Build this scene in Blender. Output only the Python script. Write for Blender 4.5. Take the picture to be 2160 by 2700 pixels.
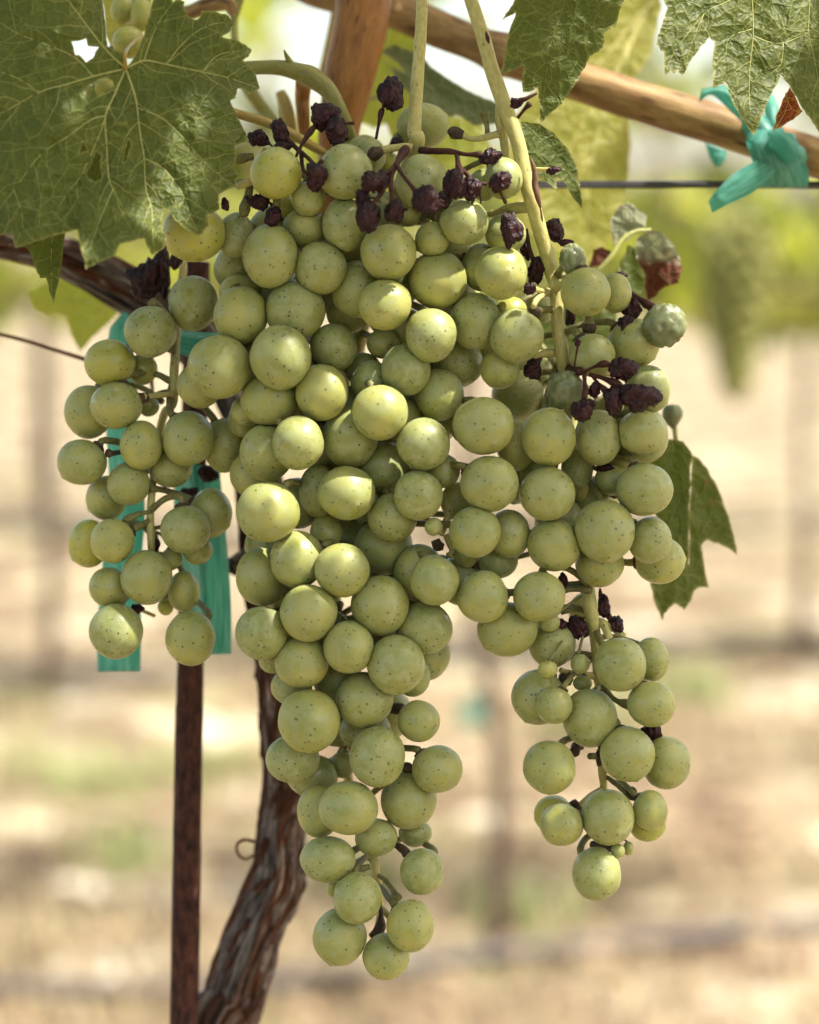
import bpy, bmesh, math, random
import numpy as np
from mathutils import Vector, Matrix, noise
from mathutils.geometry import delaunay_2d_cdt
random.seed(7); rng = np.random.default_rng(7)
S = bpy.context.scene
for o in list(bpy.data.objects): bpy.data.objects.remove(o)
COL = S.collection

# ------------------------------------------------------------------ camera
F = 5454.5                         # focal length in photo pixels (photo is 2160 x 2700)
CAM = Vector((0, 0, 1.02)); TILT = math.radians(7.5)
FW = Vector((0, math.cos(TILT), -math.sin(TILT))); UP = Vector((0, math.sin(TILT), math.cos(TILT))); RT = Vector((1, 0, 0))
cd = bpy.data.cameras.new('camera'); cam = bpy.data.objects.new('camera', cd); COL.objects.link(cam)
cam.location = CAM; cam.rotation_euler = (math.pi/2 - TILT, 0, 0)
cd.sensor_fit = 'VERTICAL'; cd.sensor_height = 36; cd.sensor_width = 28.8; cd.lens = F/2700*36
cd.clip_start = 0.02; cd.clip_end = 800
cd.dof.use_dof = True; cd.dof.focus_distance = 0.600; cd.dof.aperture_fstop = 5.6; cd.dof.aperture_blades = 0
S.camera = cam
# ------------------------------------------------------------------ light
SUN = Vector((0.50, -0.16, 0.85)).normalized()
w = bpy.data.worlds.new('World'); S.world = w; w.use_nodes = True
nt = w.node_tree; nt.nodes.clear()
sky = nt.nodes.new('ShaderNodeTexSky'); sky.sky_type = 'NISHITA'; sky.sun_disc = False
sky.sun_elevation = math.asin(SUN.z); sky.sun_rotation = math.atan2(SUN.x, SUN.y)
sky.dust_density = 4.0; sky.air_density = 1.0; sky.ozone_density = 1.0
bg = nt.nodes.new('ShaderNodeBackground'); bg.inputs[1].default_value = 0.14
ow = nt.nodes.new('ShaderNodeOutputWorld')
wb=nt.nodes.new('ShaderNodeMix'); wb.data_type='RGBA'; wb.blend_type='MULTIPLY'; wb.inputs[0].default_value=1; wb.inputs[7].default_value=(1.08,1.0,.86,1)
nt.links.new(sky.outputs[0], wb.inputs[6]); nt.links.new(wb.outputs[2], bg.inputs[0]); nt.links.new(bg.outputs[0], ow.inputs[0])
sl = bpy.data.lights.new('sun', 'SUN'); sl.energy = 3.3; sl.angle = math.radians(0.5); sl.color = (1, 0.95, 0.88)
so = bpy.data.objects.new('sun', sl); COL.objects.link(so); so.rotation_euler = SUN.to_track_quat('Z', 'Y').to_euler(); so.location = (0, 0, 5)
S.view_settings.view_transform = 'Standard'; S.view_settings.look = 'None'
S.view_settings.exposure = 1.84; S.view_settings.gamma = 1; S.view_settings.use_curve_mapping = False
S.cycles.max_bounces = 10; S.cycles.transparent_max_bounces = 16

# ------------------------------------------------------------------ pixel helpers
K = 2160/1725
def P(x, y, d):            # photo pixel (2160 x 2700) at distance d along the view
    return CAM + RT*((x-1080)/F*d) + UP*(-(y-1350)/F*d) + FW*d
def D(x, y, d): return P(x*K, y*K, d)   # the same from the 1725 px wide preview
def G(x, y, z=0.0):        # where the ray of a preview pixel meets height z
    v = RT*((x*K-1080)/F) + UP*(-(y*K-1350)/F) + FW
    return CAM + v*((z-CAM.z)/v.z)
TL = {1:(0,0,2.15625),2:(600,0,2.15625),3:(1360,0,2.15625),4:(100,700,2.15625),5:(600,700,2.15625),6:(1160,700,2.15625),
      7:(500,1400,2.15625),8:(1200,1500,2.15625),9:(100,1300,2.4643),10:(400,1900,1.91667),0:(0,0,1/K)}
def tp(t, x, y): ox, oy, s = TL[t]; return ox+x/s, oy+y/s

# ------------------------------------------------------------------ object helpers
def props(o, label=None, cat=None, group=None, kind=None):
    if label: o['label'] = label
    if cat: o['category'] = cat
    if group: o['group'] = group
    if kind: o['kind'] = kind
    return o
def empty(name, loc, label, cat, group=None):
    o = bpy.data.objects.new(name, None); COL.objects.link(o); o.location = loc; o.empty_display_size = .02
    return props(o, label, cat, group)
def link(name, me, mat, parent=None, label=None, kind=None):
    if isinstance(mat, (list, tuple)):
        for m in mat: me.materials.append(m)
    elif mat and not len(me.materials): me.materials.append(mat)
    o = bpy.data.objects.new(name, me); COL.objects.link(o)
    if parent:
        o.parent = parent; o.matrix_parent_inverse = Matrix.Translation(-world_loc(parent))
    return props(o, label, kind=kind)
def world_loc(o):
    v = Vector((0,0,0))
    if o.type == 'EMPTY': return Vector(o.location)
    return v
def mesh(name, vs, fs, smooth=True, attrs=None, mi=None):
    me = bpy.data.meshes.new(name); me.from_pydata([tuple(v) for v in vs], [], [tuple(f) for f in fs])
    if attrs:
        for k, a in attrs.items():
            a = np.asarray(a, dtype=np.float32)
            if a.ndim == 1: at = me.attributes.new(k, 'FLOAT', 'POINT'); at.data.foreach_set('value', a)
            else: at = me.attributes.new(k, 'FLOAT_VECTOR', 'POINT'); at.data.foreach_set('vector', a.ravel())
    if smooth: me.polygons.foreach_set('use_smooth', [True]*len(me.polygons))
    if mi is not None: me.polygons.foreach_set('material_index', mi)
    me.update(); return me
class MB:
    def __init__(s): s.v=[]; s.f=[]; s.a=[]; s.m=[]
    def add(s, v, f, a, m=0):
        n=len(s.v); s.v += list(v); s.a += list(a); s.f += [tuple(i+n for i in q) for q in f]; s.m += [m]*len(f)
    def build(s, name, mat, parent=None, label=None, kind=None, smooth=True):
        return link(name, mesh(name, s.v, s.f, smooth, {'tc': s.a}, s.m), mat, parent, label, kind)

def catmull(pts, n):
    pts = [np.array(p, float) for p in pts]
    if len(pts) == 2: return [pts[0]*(1-t)+pts[1]*t for t in np.linspace(0,1,n+1)]
    q = [2*pts[0]-pts[1]] + pts + [2*pts[-1]-pts[-2]]; out=[]
    for i in range(1, len(q)-2):
        for k in range(n):
            t=k/n; a,b,c,d=q[i-1],q[i],q[i+1],q[i+2]
            out.append(.5*((2*b)+(c-a)*t+(2*a-5*b+4*c-d)*t*t+(3*b-a-3*c+d)*t**3))
    out.append(q[-2]); return out
def tube_geo(path, seg=10, sub=5, bump=0.0, bscale=60, ridges=0, nodes=None, seed=0):
    """path: list of (Vector, radius in metres)"""
    pts = catmull([(p.x,p.y,p.z,r) for p,r in path], sub)
    V=[];A=[];Fc=[]; n=len(pts); up=Vector((.13,.31,.94)); s=0; prev=None
    for i,q in enumerate(pts):
        p=Vector(q[:3]); r=max(q[3],1e-5)
        t=(Vector(pts[min(i+1,n-1)][:3])-Vector(pts[max(i-1,0)][:3])).normalized()
        if prev is None: e1 = t.cross(up).normalized()
        else: e1 = (prev - t*prev.dot(t)).normalized()
        prev=e1; e2=t.cross(e1)
        if i: s += (p-Vector(pts[i-1][:3])).length
        for k in range(seg):
            a=2*math.pi*k/seg; dr=e1*math.cos(a)+e2*math.sin(a); rr=r
            if bump: rr *= 1+bump*noise.noise((p+dr*r)*bscale+Vector((seed,0,0)))
            if ridges: 
                rr *= 1+ridges*(abs(noise.noise(Vector((math.cos(a)*3.2+seed,math.sin(a)*3.2,s*9)))*1.9)-.35) \
                      + ridges*.6*noise.noise(Vector((math.cos(a)*9+seed,math.sin(a)*9,s*26)))
            V.append(p+dr*rr); A.append((math.cos(a)*r*100,math.sin(a)*r*100,s*100))
    for i in range(n-1):
        for k in range(seg):
            Fc.append((i*seg+k,i*seg+(k+1)%seg,(i+1)*seg+(k+1)%seg,(i+1)*seg+k))
    c0=len(V); V+= [Vector(pts[0][:3]),Vector(pts[-1][:3])]; A += [A[0],A[-1]]
    for k in range(seg):
        Fc.append((c0,(k+1)%seg,k)); Fc.append((c0+1,(n-1)*seg+k,(n-1)*seg+(k+1)%seg))
    return V,Fc,A
def tube(name, path, mat, parent=None, label=None, **kw):
    m=MB(); m.add(*tube_geo(path,**kw)); return m.build(name,mat,parent,label)
def pxpath(t, pts):       # pts (x,y,r,d) in a tile's pixels -> world path
    s=TL[t][2]; return [(P(*tp(t,x,y),d), r/s/F*d) for x,y,r,d in pts]

# ------------------------------------------------------------------ materials
def newmat(name):
    m=bpy.data.materials.new(name); m.use_nodes=True; n=m.node_tree; n.nodes.clear()
    o=n.nodes.new('ShaderNodeOutputMaterial'); return m,n,o
def N(n,t,**kw):
    x=n.nodes.new(t)
    for k,v in kw.items():
        if k[0]=='i' and k[1:].isdigit(): x.inputs[int(k[1:])].default_value=v
        elif k in x.inputs.keys(): x.inputs[k].default_value=v
        else: setattr(x,k,v)
    return x
def rgb(c): return (c[0],c[1],c[2],1)
def ramp(n, stops, interp='LINEAR'):
    r=n.nodes.new('ShaderNodeValToRGB'); e=r.color_ramp; e.interpolation=interp
    while len(e.elements)<len(stops): e.elements.new(.5)
    for el,(p,c) in zip(e.elements,stops): el.position=p; el.color=rgb(c) if hasattr(c,'__len__') else (c,c,c,1)
    return r
def mix(n, f, a, b, mode='MIX'):
    m=n.nodes.new('ShaderNodeMix'); m.data_type='RGBA'; m.blend_type=mode
    for s,v in ((0,f),(6,a),(7,b)):
        if isinstance(v,bpy.types.NodeSocket): n.links.new(v,m.inputs[s])
        else: m.inputs[s].default_value = v if s==0 else rgb(v)
    return m.outputs[2]
def math_(n,op,a,b=None,c=None):
    m=n.nodes.new('ShaderNodeMath'); m.operation=op
    for i,v in enumerate((a,b,c)):
        if v is None: continue
        if isinstance(v,bpy.types.NodeSocket): n.links.new(v,m.inputs[i])
        else: m.inputs[i].default_value=v
    return m.outputs[0]
def attr(n,name): a=n.nodes.new('ShaderNodeAttribute'); a.attribute_name=name; return a
def coords(n, src, scale=(1,1,1), off=None):
    m=n.nodes.new('ShaderNodeMapping'); n.links.new(src,m.inputs[0]); m.inputs['Scale'].default_value=scale
    if off is not None: n.links.new(off,m.inputs['Location'])
    return m.outputs[0]
def tex(n,kind,vec,**kw):
    t=N(n,'ShaderNodeTex'+kind,**kw); n.links.new(vec,t.inputs['Vector']); return t
def bump(n,h,strength=.3,dist=.001,nrm=None):
    b=n.nodes.new('ShaderNodeBump'); b.inputs['Strength'].default_value=strength; b.inputs['Distance'].default_value=dist
    n.links.new(h,b.inputs['Height'])
    if nrm: n.links.new(nrm,b.inputs['Normal'])
    return b.outputs[0]

def grape_mat(name, colA, colB, bloom, spots=1.0, rough=.5):
    m,n,o=newmat(name); L=n.links.new
    g=attr(n,'gc').outputs['Vector']; oi=N(n,'ShaderNodeObjectInfo'); rnd=oi.outputs['Random']
    cb=N(n,'ShaderNodeCombineXYZ'); 
    L(math_(n,'MULTIPLY',rnd,37.0),cb.inputs[0]); L(math_(n,'MULTIPLY',rnd,91.0),cb.inputs[1]); L(math_(n,'MULTIPLY',rnd,53.0),cb.inputs[2])
    v=coords(n,g,off=cb.outputs[0])
    n1=tex(n,'Noise',v,Scale=1.3,Detail=3.0); n2=tex(n,'Noise',v,Scale=2.6,Detail=5.0,Roughness=.62); n3=tex(n,'Noise',v,Scale=45.0,Detail=2.0)
    base=mix(n,ramp(n,[(.38,0),(.62,1)]).outputs[0],colA,colB); 
    r1=ramp(n,[(.36,0),(.64,1)]); L(n1.outputs[0],r1.inputs[0]); base=mix(n,r1.outputs[0],colA,colB)
    rr=ramp(n,[(0,0),(1,1)]); L(rnd,rr.inputs[0])
    base=mix(n,math_(n,'MULTIPLY',rr.outputs[0],.55),base,(colB[0]*.62,colB[1]*.72,colB[2]*.85))
    # waxy bloom, rubbed off in places
    r2=ramp(n,[(.36,0),(.60,1)]); L(n2.outputs[0],r2.inputs[0])
    bl=math_(n,'MULTIPLY',r2.outputs[0],math_(n,'MULTIPLY_ADD',rnd,.30,.42))
    base=mix(n,bl,base,bloom)
    r3=ramp(n,[(.3,.88),(.7,1.08)]); L(n3.outputs[0],r3.inputs[0]); base=mix(n,1.0,base,r3.outputs[0],'MULTIPLY')
    # lenticel dots, bigger brown scabs, the dark scar at the tip
    vo=tex(n,'Voronoi',v,Scale=3.7); rd=ramp(n,[(.135,1),(.175,0)]); L(vo.outputs['Distance'],rd.inputs[0])
    vo2=tex(n,'Voronoi',v,Scale=7.0,Randomness=1.0); rd1=ramp(n,[(.07,.7),(.12,0)]); L(vo2.outputs['Distance'],rd1.inputs[0])
    rmk=ramp(n,[(.38,.45),(.52,1)]); L(n1.outputs[0],rmk.inputs[0])
    dots=math_(n,'MULTIPLY',math_(n,'MAXIMUM',rd.outputs[0],rd1.outputs[0]),math_(n,'MULTIPLY',rmk.outputs[0],.9*spots)); base=mix(n,dots,base,(.045,.035,.018))
    dv=n.nodes.new('ShaderNodeVectorMath'); dv.operation='ADD'; L(v,dv.inputs[0]); L(tex(n,'Noise',v,Scale=9.0).outputs[1],dv.inputs[1])
    vs=tex(n,'Voronoi',dv.outputs[0],Scale=1.15); rs=ramp(n,[(.05,1),(.10,0)]); L(vs.outputs['Distance'],rs.inputs[0])
    base=mix(n,math_(n,'MULTIPLY',rs.outputs[0],.8*spots),base,(.10,.05,.025))
    vd=n.nodes.new('ShaderNodeVectorMath'); vd.operation='DISTANCE'; L(g,vd.inputs[0]); vd.inputs[1].default_value=(0,0,-1)
    rt=ramp(n,[(.03,1),(.06,.0)]); L(vd.outputs['Value'],rt.inputs[0]); base=mix(n,math_(n,'MULTIPLY',rt.outputs[0],.8),base,(.09,.06,.025))
    b=N(n,'ShaderNodeBsdfPrincipled'); L(base,b.inputs['Base Color'])
    n4=tex(n,'Noise',v,Scale=1.9,Detail=4.0,Roughness=.55); rr2=ramp(n,[(.39,rough-.28),(.43,rough-.02)]); L(n4.outputs[0],rr2.inputs[0]); L(rr2.outputs[0],b.inputs['Roughness'])
    b.inputs['Specular IOR Level'].default_value=.55
    b.inputs['Subsurface Weight'].default_value=.45; b.inputs['Subsurface Radius'].default_value=(1.0,.95,.32); b.inputs['Subsurface Scale'].default_value=.0032
    hs=math_(n,'ADD',math_(n,'MULTIPLY',n3.outputs[0],.25),math_(n,'MULTIPLY',dots,.5)); L(bump(n,hs,.25,.0003),b.inputs['Normal'])
    L(b.outputs[0],o.inputs[0]); return m

def leaf_mat(name, col, col2, net, trans, transw=.35, netw=.45, rough=.5, brown=None, spec=.3):
    m,n,o=newmat(name); L=n.links.new
    c=attr(n,'lc').outputs['Vector']                      # centimetres on the leaf
    nz=tex(n,'Noise',c,Scale=.9,Detail=4.0); w_=tex(n,'Noise',c,Scale=2.5,Detail=2.0)
    dv=n.nodes.new('ShaderNodeVectorMath'); dv.operation='MULTIPLY_ADD'; L(w_.outputs[1],dv.inputs[0]); dv.inputs[1].default_value=(.22,.22,0); L(c,dv.inputs[2])
    va=tex(n,'Voronoi',dv.outputs[0],Scale=2.1,feature='DISTANCE_TO_EDGE'); vb=tex(n,'Voronoi',dv.outputs[0],Scale=6.0,feature='DISTANCE_TO_EDGE')
    ra=ramp(n,[(.0,1),(.018,.7),(.036,0)]); L(va.outputs['Distance'],ra.inputs[0])
    rb=ramp(n,[(.0,1),(.07,0)]); L(vb.outputs['Distance'],rb.inputs[0])
    r0=ramp(n,[(.35,0),(.65,1)]); L(nz.outputs[0],r0.inputs[0]); base=mix(n,r0.outputs[0],col,col2)
    sp=tex(n,'Noise',c,Scale=14.0,Detail=4.0); rsp=ramp(n,[(.3,.80),(.7,1.2)]); L(sp.outputs[0],rsp.inputs[0]); base=mix(n,1.0,base,rsp.outputs[0],'MULTIPLY')
    base=mix(n,math_(n,'MULTIPLY',rb.outputs[0],netw*.45),base,net); base=mix(n,math_(n,'MULTIPLY',ra.outputs[0],netw),base,net)
    # brown flecks
    vf=tex(n,'Voronoi',dv.outputs[0],Scale=.62); rf=ramp(n,[(.04,1),(.09,0)]); L(vf.outputs['Distance'],rf.inputs[0]); base=mix(n,math_(n,'MULTIPLY',rf.outputs[0],.75),base,(.16,.08,.035))
    ed=attr(n,'edge').outputs['Fac']; base=mix(n,math_(n,'MULTIPLY',ed,.75),base,(net[0]*1.1,net[1]*.95,net[2]))
    tcol=mix(n,math_(n,'MULTIPLY',ra.outputs[0],.35),trans,(trans[0]*1.2,trans[1]*1.1,trans[2]))
    if brown:
        br=attr(n,'brown').outputs['Fac']; base=mix(n,br,base,brown); tcol=mix(n,br,tcol,(brown[0]*1.2,brown[1],brown[2]))
    b=N(n,'ShaderNodeBsdfPrincipled',Roughness=rough); L(base,b.inputs['Base Color']); b.inputs['Specular IOR Level'].default_value=spec
    t=N(n,'ShaderNodeBsdfTranslucent'); L(tcol,t.inputs[0])
    ms=N(n,'ShaderNodeMixShader'); ms.inputs[0].default_value=transw; L(b.outputs[0],ms.inputs[1]); L(t.outputs[0],ms.inputs[2])
    ha=ramp(n,[(0,0),(.18,1)]); L(va.outputs['Distance'],ha.inputs[0]); hb=ramp(n,[(0,0),(.3,1)]); L(vb.outputs['Distance'],hb.inputs[0])
    h=math_(n,'ADD',math_(n,'MULTIPLY',ha.outputs[0],1.0),math_(n,'MULTIPLY',hb.outputs[0],.45)); nb=bump(n,h,.62,.0006)
    L(nb,b.inputs['Normal']); L(nb,t.inputs['Normal']); L(ms.outputs[0],o.inputs[0]); return m

def simple(name, col, col2=None, scale=3.0, stretch=(1,1,1), rough=.6, spec=.4, spots=None, bumps=.3, bscale=12.0, sss=0, src='tc', bdist=.0006):
    m,n,o=newmat(name); L=n.links.new
    c=coords(n,attr(n,src).outputs['Vector'] if src!='obj' else N(n,'ShaderNodeTexCoord').outputs['Object'],stretch)
    nz=tex(n,'Noise',c,Scale=scale,Detail=5.0,Roughness=.6); r=ramp(n,[(.36,0),(.64,1)]); L(nz.outputs[0],r.inputs[0])
    base=mix(n,r.outputs[0],col,col2 or col)
    nf=tex(n,'Noise',c,Scale=bscale,Detail=4.0)
    rf=ramp(n,[(.3,.82),(.7,1.15)]); L(nf.outputs[0],rf.inputs[0]); base=mix(n,1.0,base,rf.outputs[0],'MULTIPLY')
    if spots:
        vs=tex(n,'Voronoi',c,Scale=spots[1]); rs=ramp(n,[(spots[2],1),(spots[2]*1.7,0)]); L(vs.outputs['Distance'],rs.inputs[0]); base=mix(n,math_(n,'MULTIPLY',rs.outputs[0],.85),base,spots[0])
    b=N(n,'ShaderNodeBsdfPrincipled',Roughness=rough); L(base,b.inputs['Base Color']); b.inputs['Specular IOR Level'].default_value=spec
    if sss: b.inputs['Subsurface Weight'].default_value=sss; b.inputs['Subsurface Scale'].default_value=.002
    L(bump(n,nf.outputs[0],bumps,bdist),b.inputs['Normal']); L(b.outputs[0],o.inputs[0]); return m
M={}
M['grape']=grape_mat('grape_skin',(.365,.345,.080),(.215,.24,.052),(.335,.35,.165))
M['grape_yellow']=grape_mat('yellow_grape_skin',(.42,.38,.05),(.31,.32,.045),(.35,.35,.12),rough=.42)
M['wrinkled']=grape_mat('wrinkled_green_skin',(.15,.17,.062),(.10,.115,.040),(.18,.20,.095),.6)
M['raisin']=simple('dried_grape_skin',(.006,.0015,.003),(.034,.005,.008),scale=160.0,rough=.36,spec=.28,src='obj',bscale=650.0,bumps=1.0,bdist=.0014)
M['stalk_dry']=simple('dried_stalk',(.030,.008,.007),(.07,.026,.014),scale=3.0,rough=.6,spec=.2)
M['rachis']=simple('green_bunch_stem',(.44,.40,.15),(.36,.34,.11),scale=1.2,rough=.5,spots=((.16,.07,.03),3.5,.07),sss=.3,stretch=(1,1,.5))
M['pedicel']=simple('pedicel_green',(.20,.20,.06),(.13,.11,.035),scale=6.0,rough=.6,spots=((.05,.03,.015),14.0,.2))
M['cap']=simple('pedicel_cap_brown',(.030,.018,.010),(.08,.045,.022),scale=9.0,rough=.7,bumps=.8)
M['cane']=simple('ripened_cane',(.34,.225,.095),(.16,.082,.028),scale=3.0,stretch=(1,1,.2),rough=.55,spec=.25,spots=((.05,.022,.012),2.6,.12),bscale=9.0,bumps=.3)
M['cane_orange']=simple('orange_cane',(.30,.135,.030),(.20,.080,.018),scale=2.6,stretch=(1,1,.25),rough=.45,spec=.3,spots=((.06,.02,.010),5.0,.12),bscale=10.0,bumps=.5)
M['green_shoot']=simple('green_shoot',(.24,.25,.06),(.19,.16,.045),scale=1.0,stretch=(1,1,.3),rough=.5)
M['yellow_stem']=simple('yellow_petiole',(.38,.28,.07),(.30,.22,.05),scale=2.0,stretch=(1,1,.3),rough=.45,sss=.2)
M['rust']=simple('rusty_iron',(.016,.007,.006),(.085,.030,.018),scale=5.5,stretch=(1,1,.4),rough=.8,spec=.2,spots=((.10,.05,.035),6.5,.10),bscale=16.0,bumps=.9)
M['wire']=simple('galvanised_wire',(.030,.028,.029),(.055,.05,.052),scale=2.0,rough=.5)
M['tendril']=simple('brown_tendril',(.14,.07,.035),(.10,.045,.02),rough=.7)
def bark_mat():
    m,n,o=newmat('shaggy_bark'); L=n.links.new
    c=coords(n,attr(n,'tc').outputs['Vector'],(1,1,.085))
    d=tex(n,'Noise',c,Scale=3.0,Detail=2.0); dv=n.nodes.new('ShaderNodeVectorMath'); dv.operation='MULTIPLY_ADD'; L(d.outputs[1],dv.inputs[0]); dv.inputs[1].default_value=(.35,.35,.1); L(c,dv.inputs[2])
    a=tex(n,'Noise',dv.outputs[0],Scale=7.5,Detail=6.0,Roughness=.68); r=ramp(n,[(.36,(.008,.005,.004)),(.45,(.055,.022,.012)),(.51,(.15,.050,.020)),(.57,(.10,.07,.055)),(.64,(.42,.36,.32))]); L(a.outputs[0],r.inputs[0])
    g=tex(n,'Noise',c,Scale=1.3,Detail=2.0); rg=ramp(n,[(.40,0),(.60,.75)]); L(g.outputs[0],rg.inputs[0]); rr=ramp(n,[(.38,(.02,.016,.014)),(.60,(.36,.33,.31))]); L(a.outputs[0],rr.inputs[0])
    base=mix(n,rg.outputs[0],r.outputs[0],rr.outputs[0])
    b=N(n,'ShaderNodeBsdfPrincipled',Roughness=.9); L(base,b.inputs['Base Color']); b.inputs['Specular IOR Level'].default_value=.15
    L(bump(n,a.outputs[0],1.0,.0035),b.inputs['Normal']); L(b.outputs[0],o.inputs[0]); return m
def tape_mat():
    m,n,o=newmat('teal_tape'); L=n.links.new
    c=attr(n,'tc').outputs['Vector']; nz=tex(n,'Noise',coords(n,c,(3.5,.35,1)),Scale=1.5,Detail=4.0); r=ramp(n,[(.34,(.09,.31,.255)),(.52,(.17,.43,.36)),(.70,(.34,.58,.51))]); L(nz.outputs[0],r.inputs[0])
    b=N(n,'ShaderNodeBsdfPrincipled',Roughness=.32); L(r.outputs[0],b.inputs['Base Color'])
    t=N(n,'ShaderNodeBsdfTranslucent'); L(mix(n,.5,r.outputs[0],(.16,.62,.50)),t.inputs[0])
    tr=N(n,'ShaderNodeBsdfTransparent',Color=(.35,.85,.75,1))
    a=N(n,'ShaderNodeMixShader'); a.inputs[0].default_value=.45; L(b.outputs[0],a.inputs[1]); L(t.outputs[0],a.inputs[2])
    q=N(n,'ShaderNodeMixShader'); q.inputs[0].default_value=.32; L(a.outputs[0],q.inputs[1]); L(tr.outputs[0],q.inputs[2])
    L(bump(n,nz.outputs[0],.35,.0015),b.inputs['Normal']); L(q.outputs[0],o.inputs[0]); return m
M['far_bark']=simple('far_bark',(.06,.038,.026),(.12,.085,.065),scale=1.5,rough=.9,spec=.1); M['tape']=tape_mat(); M['bark']=bark_mat()
NET=(.34,.36,.11)
M['leaf']=leaf_mat('vine_leaf_green',(.050,.068,.013),(.076,.094,.017),(.24,.26,.075),(.16,.20,.02),.24,.42,rough=.5,spec=.22)
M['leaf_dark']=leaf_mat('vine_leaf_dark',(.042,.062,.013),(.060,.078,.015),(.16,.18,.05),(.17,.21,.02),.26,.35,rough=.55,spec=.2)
M['leaf_yellow']=leaf_mat('vine_leaf_yellow',(.26,.25,.045),(.19,.205,.035),(.38,.35,.11),(.40,.38,.05),.45,.3)
M['leaf_under']=leaf_mat('vine_leaf_underside',(.10,.135,.075),(.08,.105,.055),(.26,.29,.16),(.25,.28,.07),.25,.35,rough=.7)
M['leaf_lime']=leaf_mat('vine_leaf_lime',(.17,.20,.035),(.22,.23,.04),(.34,.35,.10),(.42,.46,.05),.50,.3)
M['leaf_red']=leaf_mat('vine_leaf_red',(.13,.025,.015),(.085,.015,.012),(.50,.42,.10),(.35,.06,.02),.4,.9)
M['leaf_dry']=leaf_mat('vine_leaf_dried',(.30,.31,.20),(.17,.20,.12),(.38,.38,.25),(.30,.31,.15),.25,.3,rough=.7,brown=(.10,.030,.012))
M['vein']=simple('leaf_vein',(.36,.36,.12),(.28,.29,.08),rough=.5)
M['vein_dim']=simple('leaf_vein_dim',(.19,.21,.06),(.15,.17,.045),rough=.5)
M['vein_yellow']=simple('leaf_vein_yellow',(.55,.50,.20),(.50,.46,.16),rough=.5)

# ------------------------------------------------------------------ the ground
def ground():
    me=bpy.data.meshes.new('ground'); vs=[];fs=[]
    xs=np.concatenate([[-300,-120,-50,-20,-10],np.linspace(-6,6,121),[10,20,50,120,300]]); ys=np.concatenate([[-60,-20,-8],np.linspace(-3,12,151),[20,40,90,200,600]])
    for y in ys:
        for x in xs:
            z=0.0
            if abs(x)<6.1 and -3.1<y<12.1:
                z=.025*noise.noise(Vector((x*1.2,y*1.2,0)))+.018*noise.noise(Vector((x*5,y*5,3)))+.008*noise.noise(Vector((x*14,y*14,5)))
            vs.append((x,y,z))
    nx=len(xs)
    for j in range(len(ys)-1):
        for i in range(nx-1): a=j*nx+i; fs.append((a,a+1,a+nx+1,a+nx))
    m,n,o=newmat('dry_vineyard_soil'); L=n.links.new
    c=N(n,'ShaderNodeTexCoord').outputs['Object']
    a=tex(n,'Noise',coords(n,c,(.55,.8,1)),Scale=5.4,Detail=6.0,Roughness=.72); b_=tex(n,'Noise',c,Scale=1.6,Detail=3.0); g=tex(n,'Noise',c,Scale=2.7,Detail=3.0); f=tex(n,'Noise',c,Scale=45.0,Detail=5.0)
    r=ramp(n,[(.38,(.075,.047,.032)),(.445,(.150,.112,.072)),(.51,(.225,.182,.112)),(.575,(.27,.232,.155)),(.625,(.56,.51,.40))]); L(a.outputs[0],r.inputs[0])
    rb=ramp(n,[(.35,.72),(.65,1.12)]); L(b_.outputs[0],rb.inputs[0]); base=mix(n,1.0,r.outputs[0],rb.outputs[0],'MULTIPLY')
    rg=ramp(n,[(.56,0),(.70,.45)]); L(g.outputs[0],rg.inputs[0]); base=mix(n,rg.outputs[0],base,(.20,.225,.085))
    rf=ramp(n,[(.3,.75),(.7,1.2)]); L(f.outputs[0],rf.inputs[0]); base=mix(n,1.0,base,rf.outputs[0],'MULTIPLY')
    bb=N(n,'ShaderNodeBsdfPrincipled',Roughness=.95); bb.inputs['Specular IOR Level'].default_value=.1; L(base,bb.inputs['Base Color']); L(bump(n,f.outputs[0],.6,.02),bb.inputs['Normal']); L(bb.outputs[0],o.inputs[0])
    props(link('ground',mesh('ground',vs,fs),m),'dry pale vineyard soil with straw and green weed patches',None,None,'structure')
ground()
def gz(x,y): return .025*noise.noise(Vector((x*1.2,y*1.2,0)))+.018*noise.noise(Vector((x*5,y*5,3)))
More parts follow.
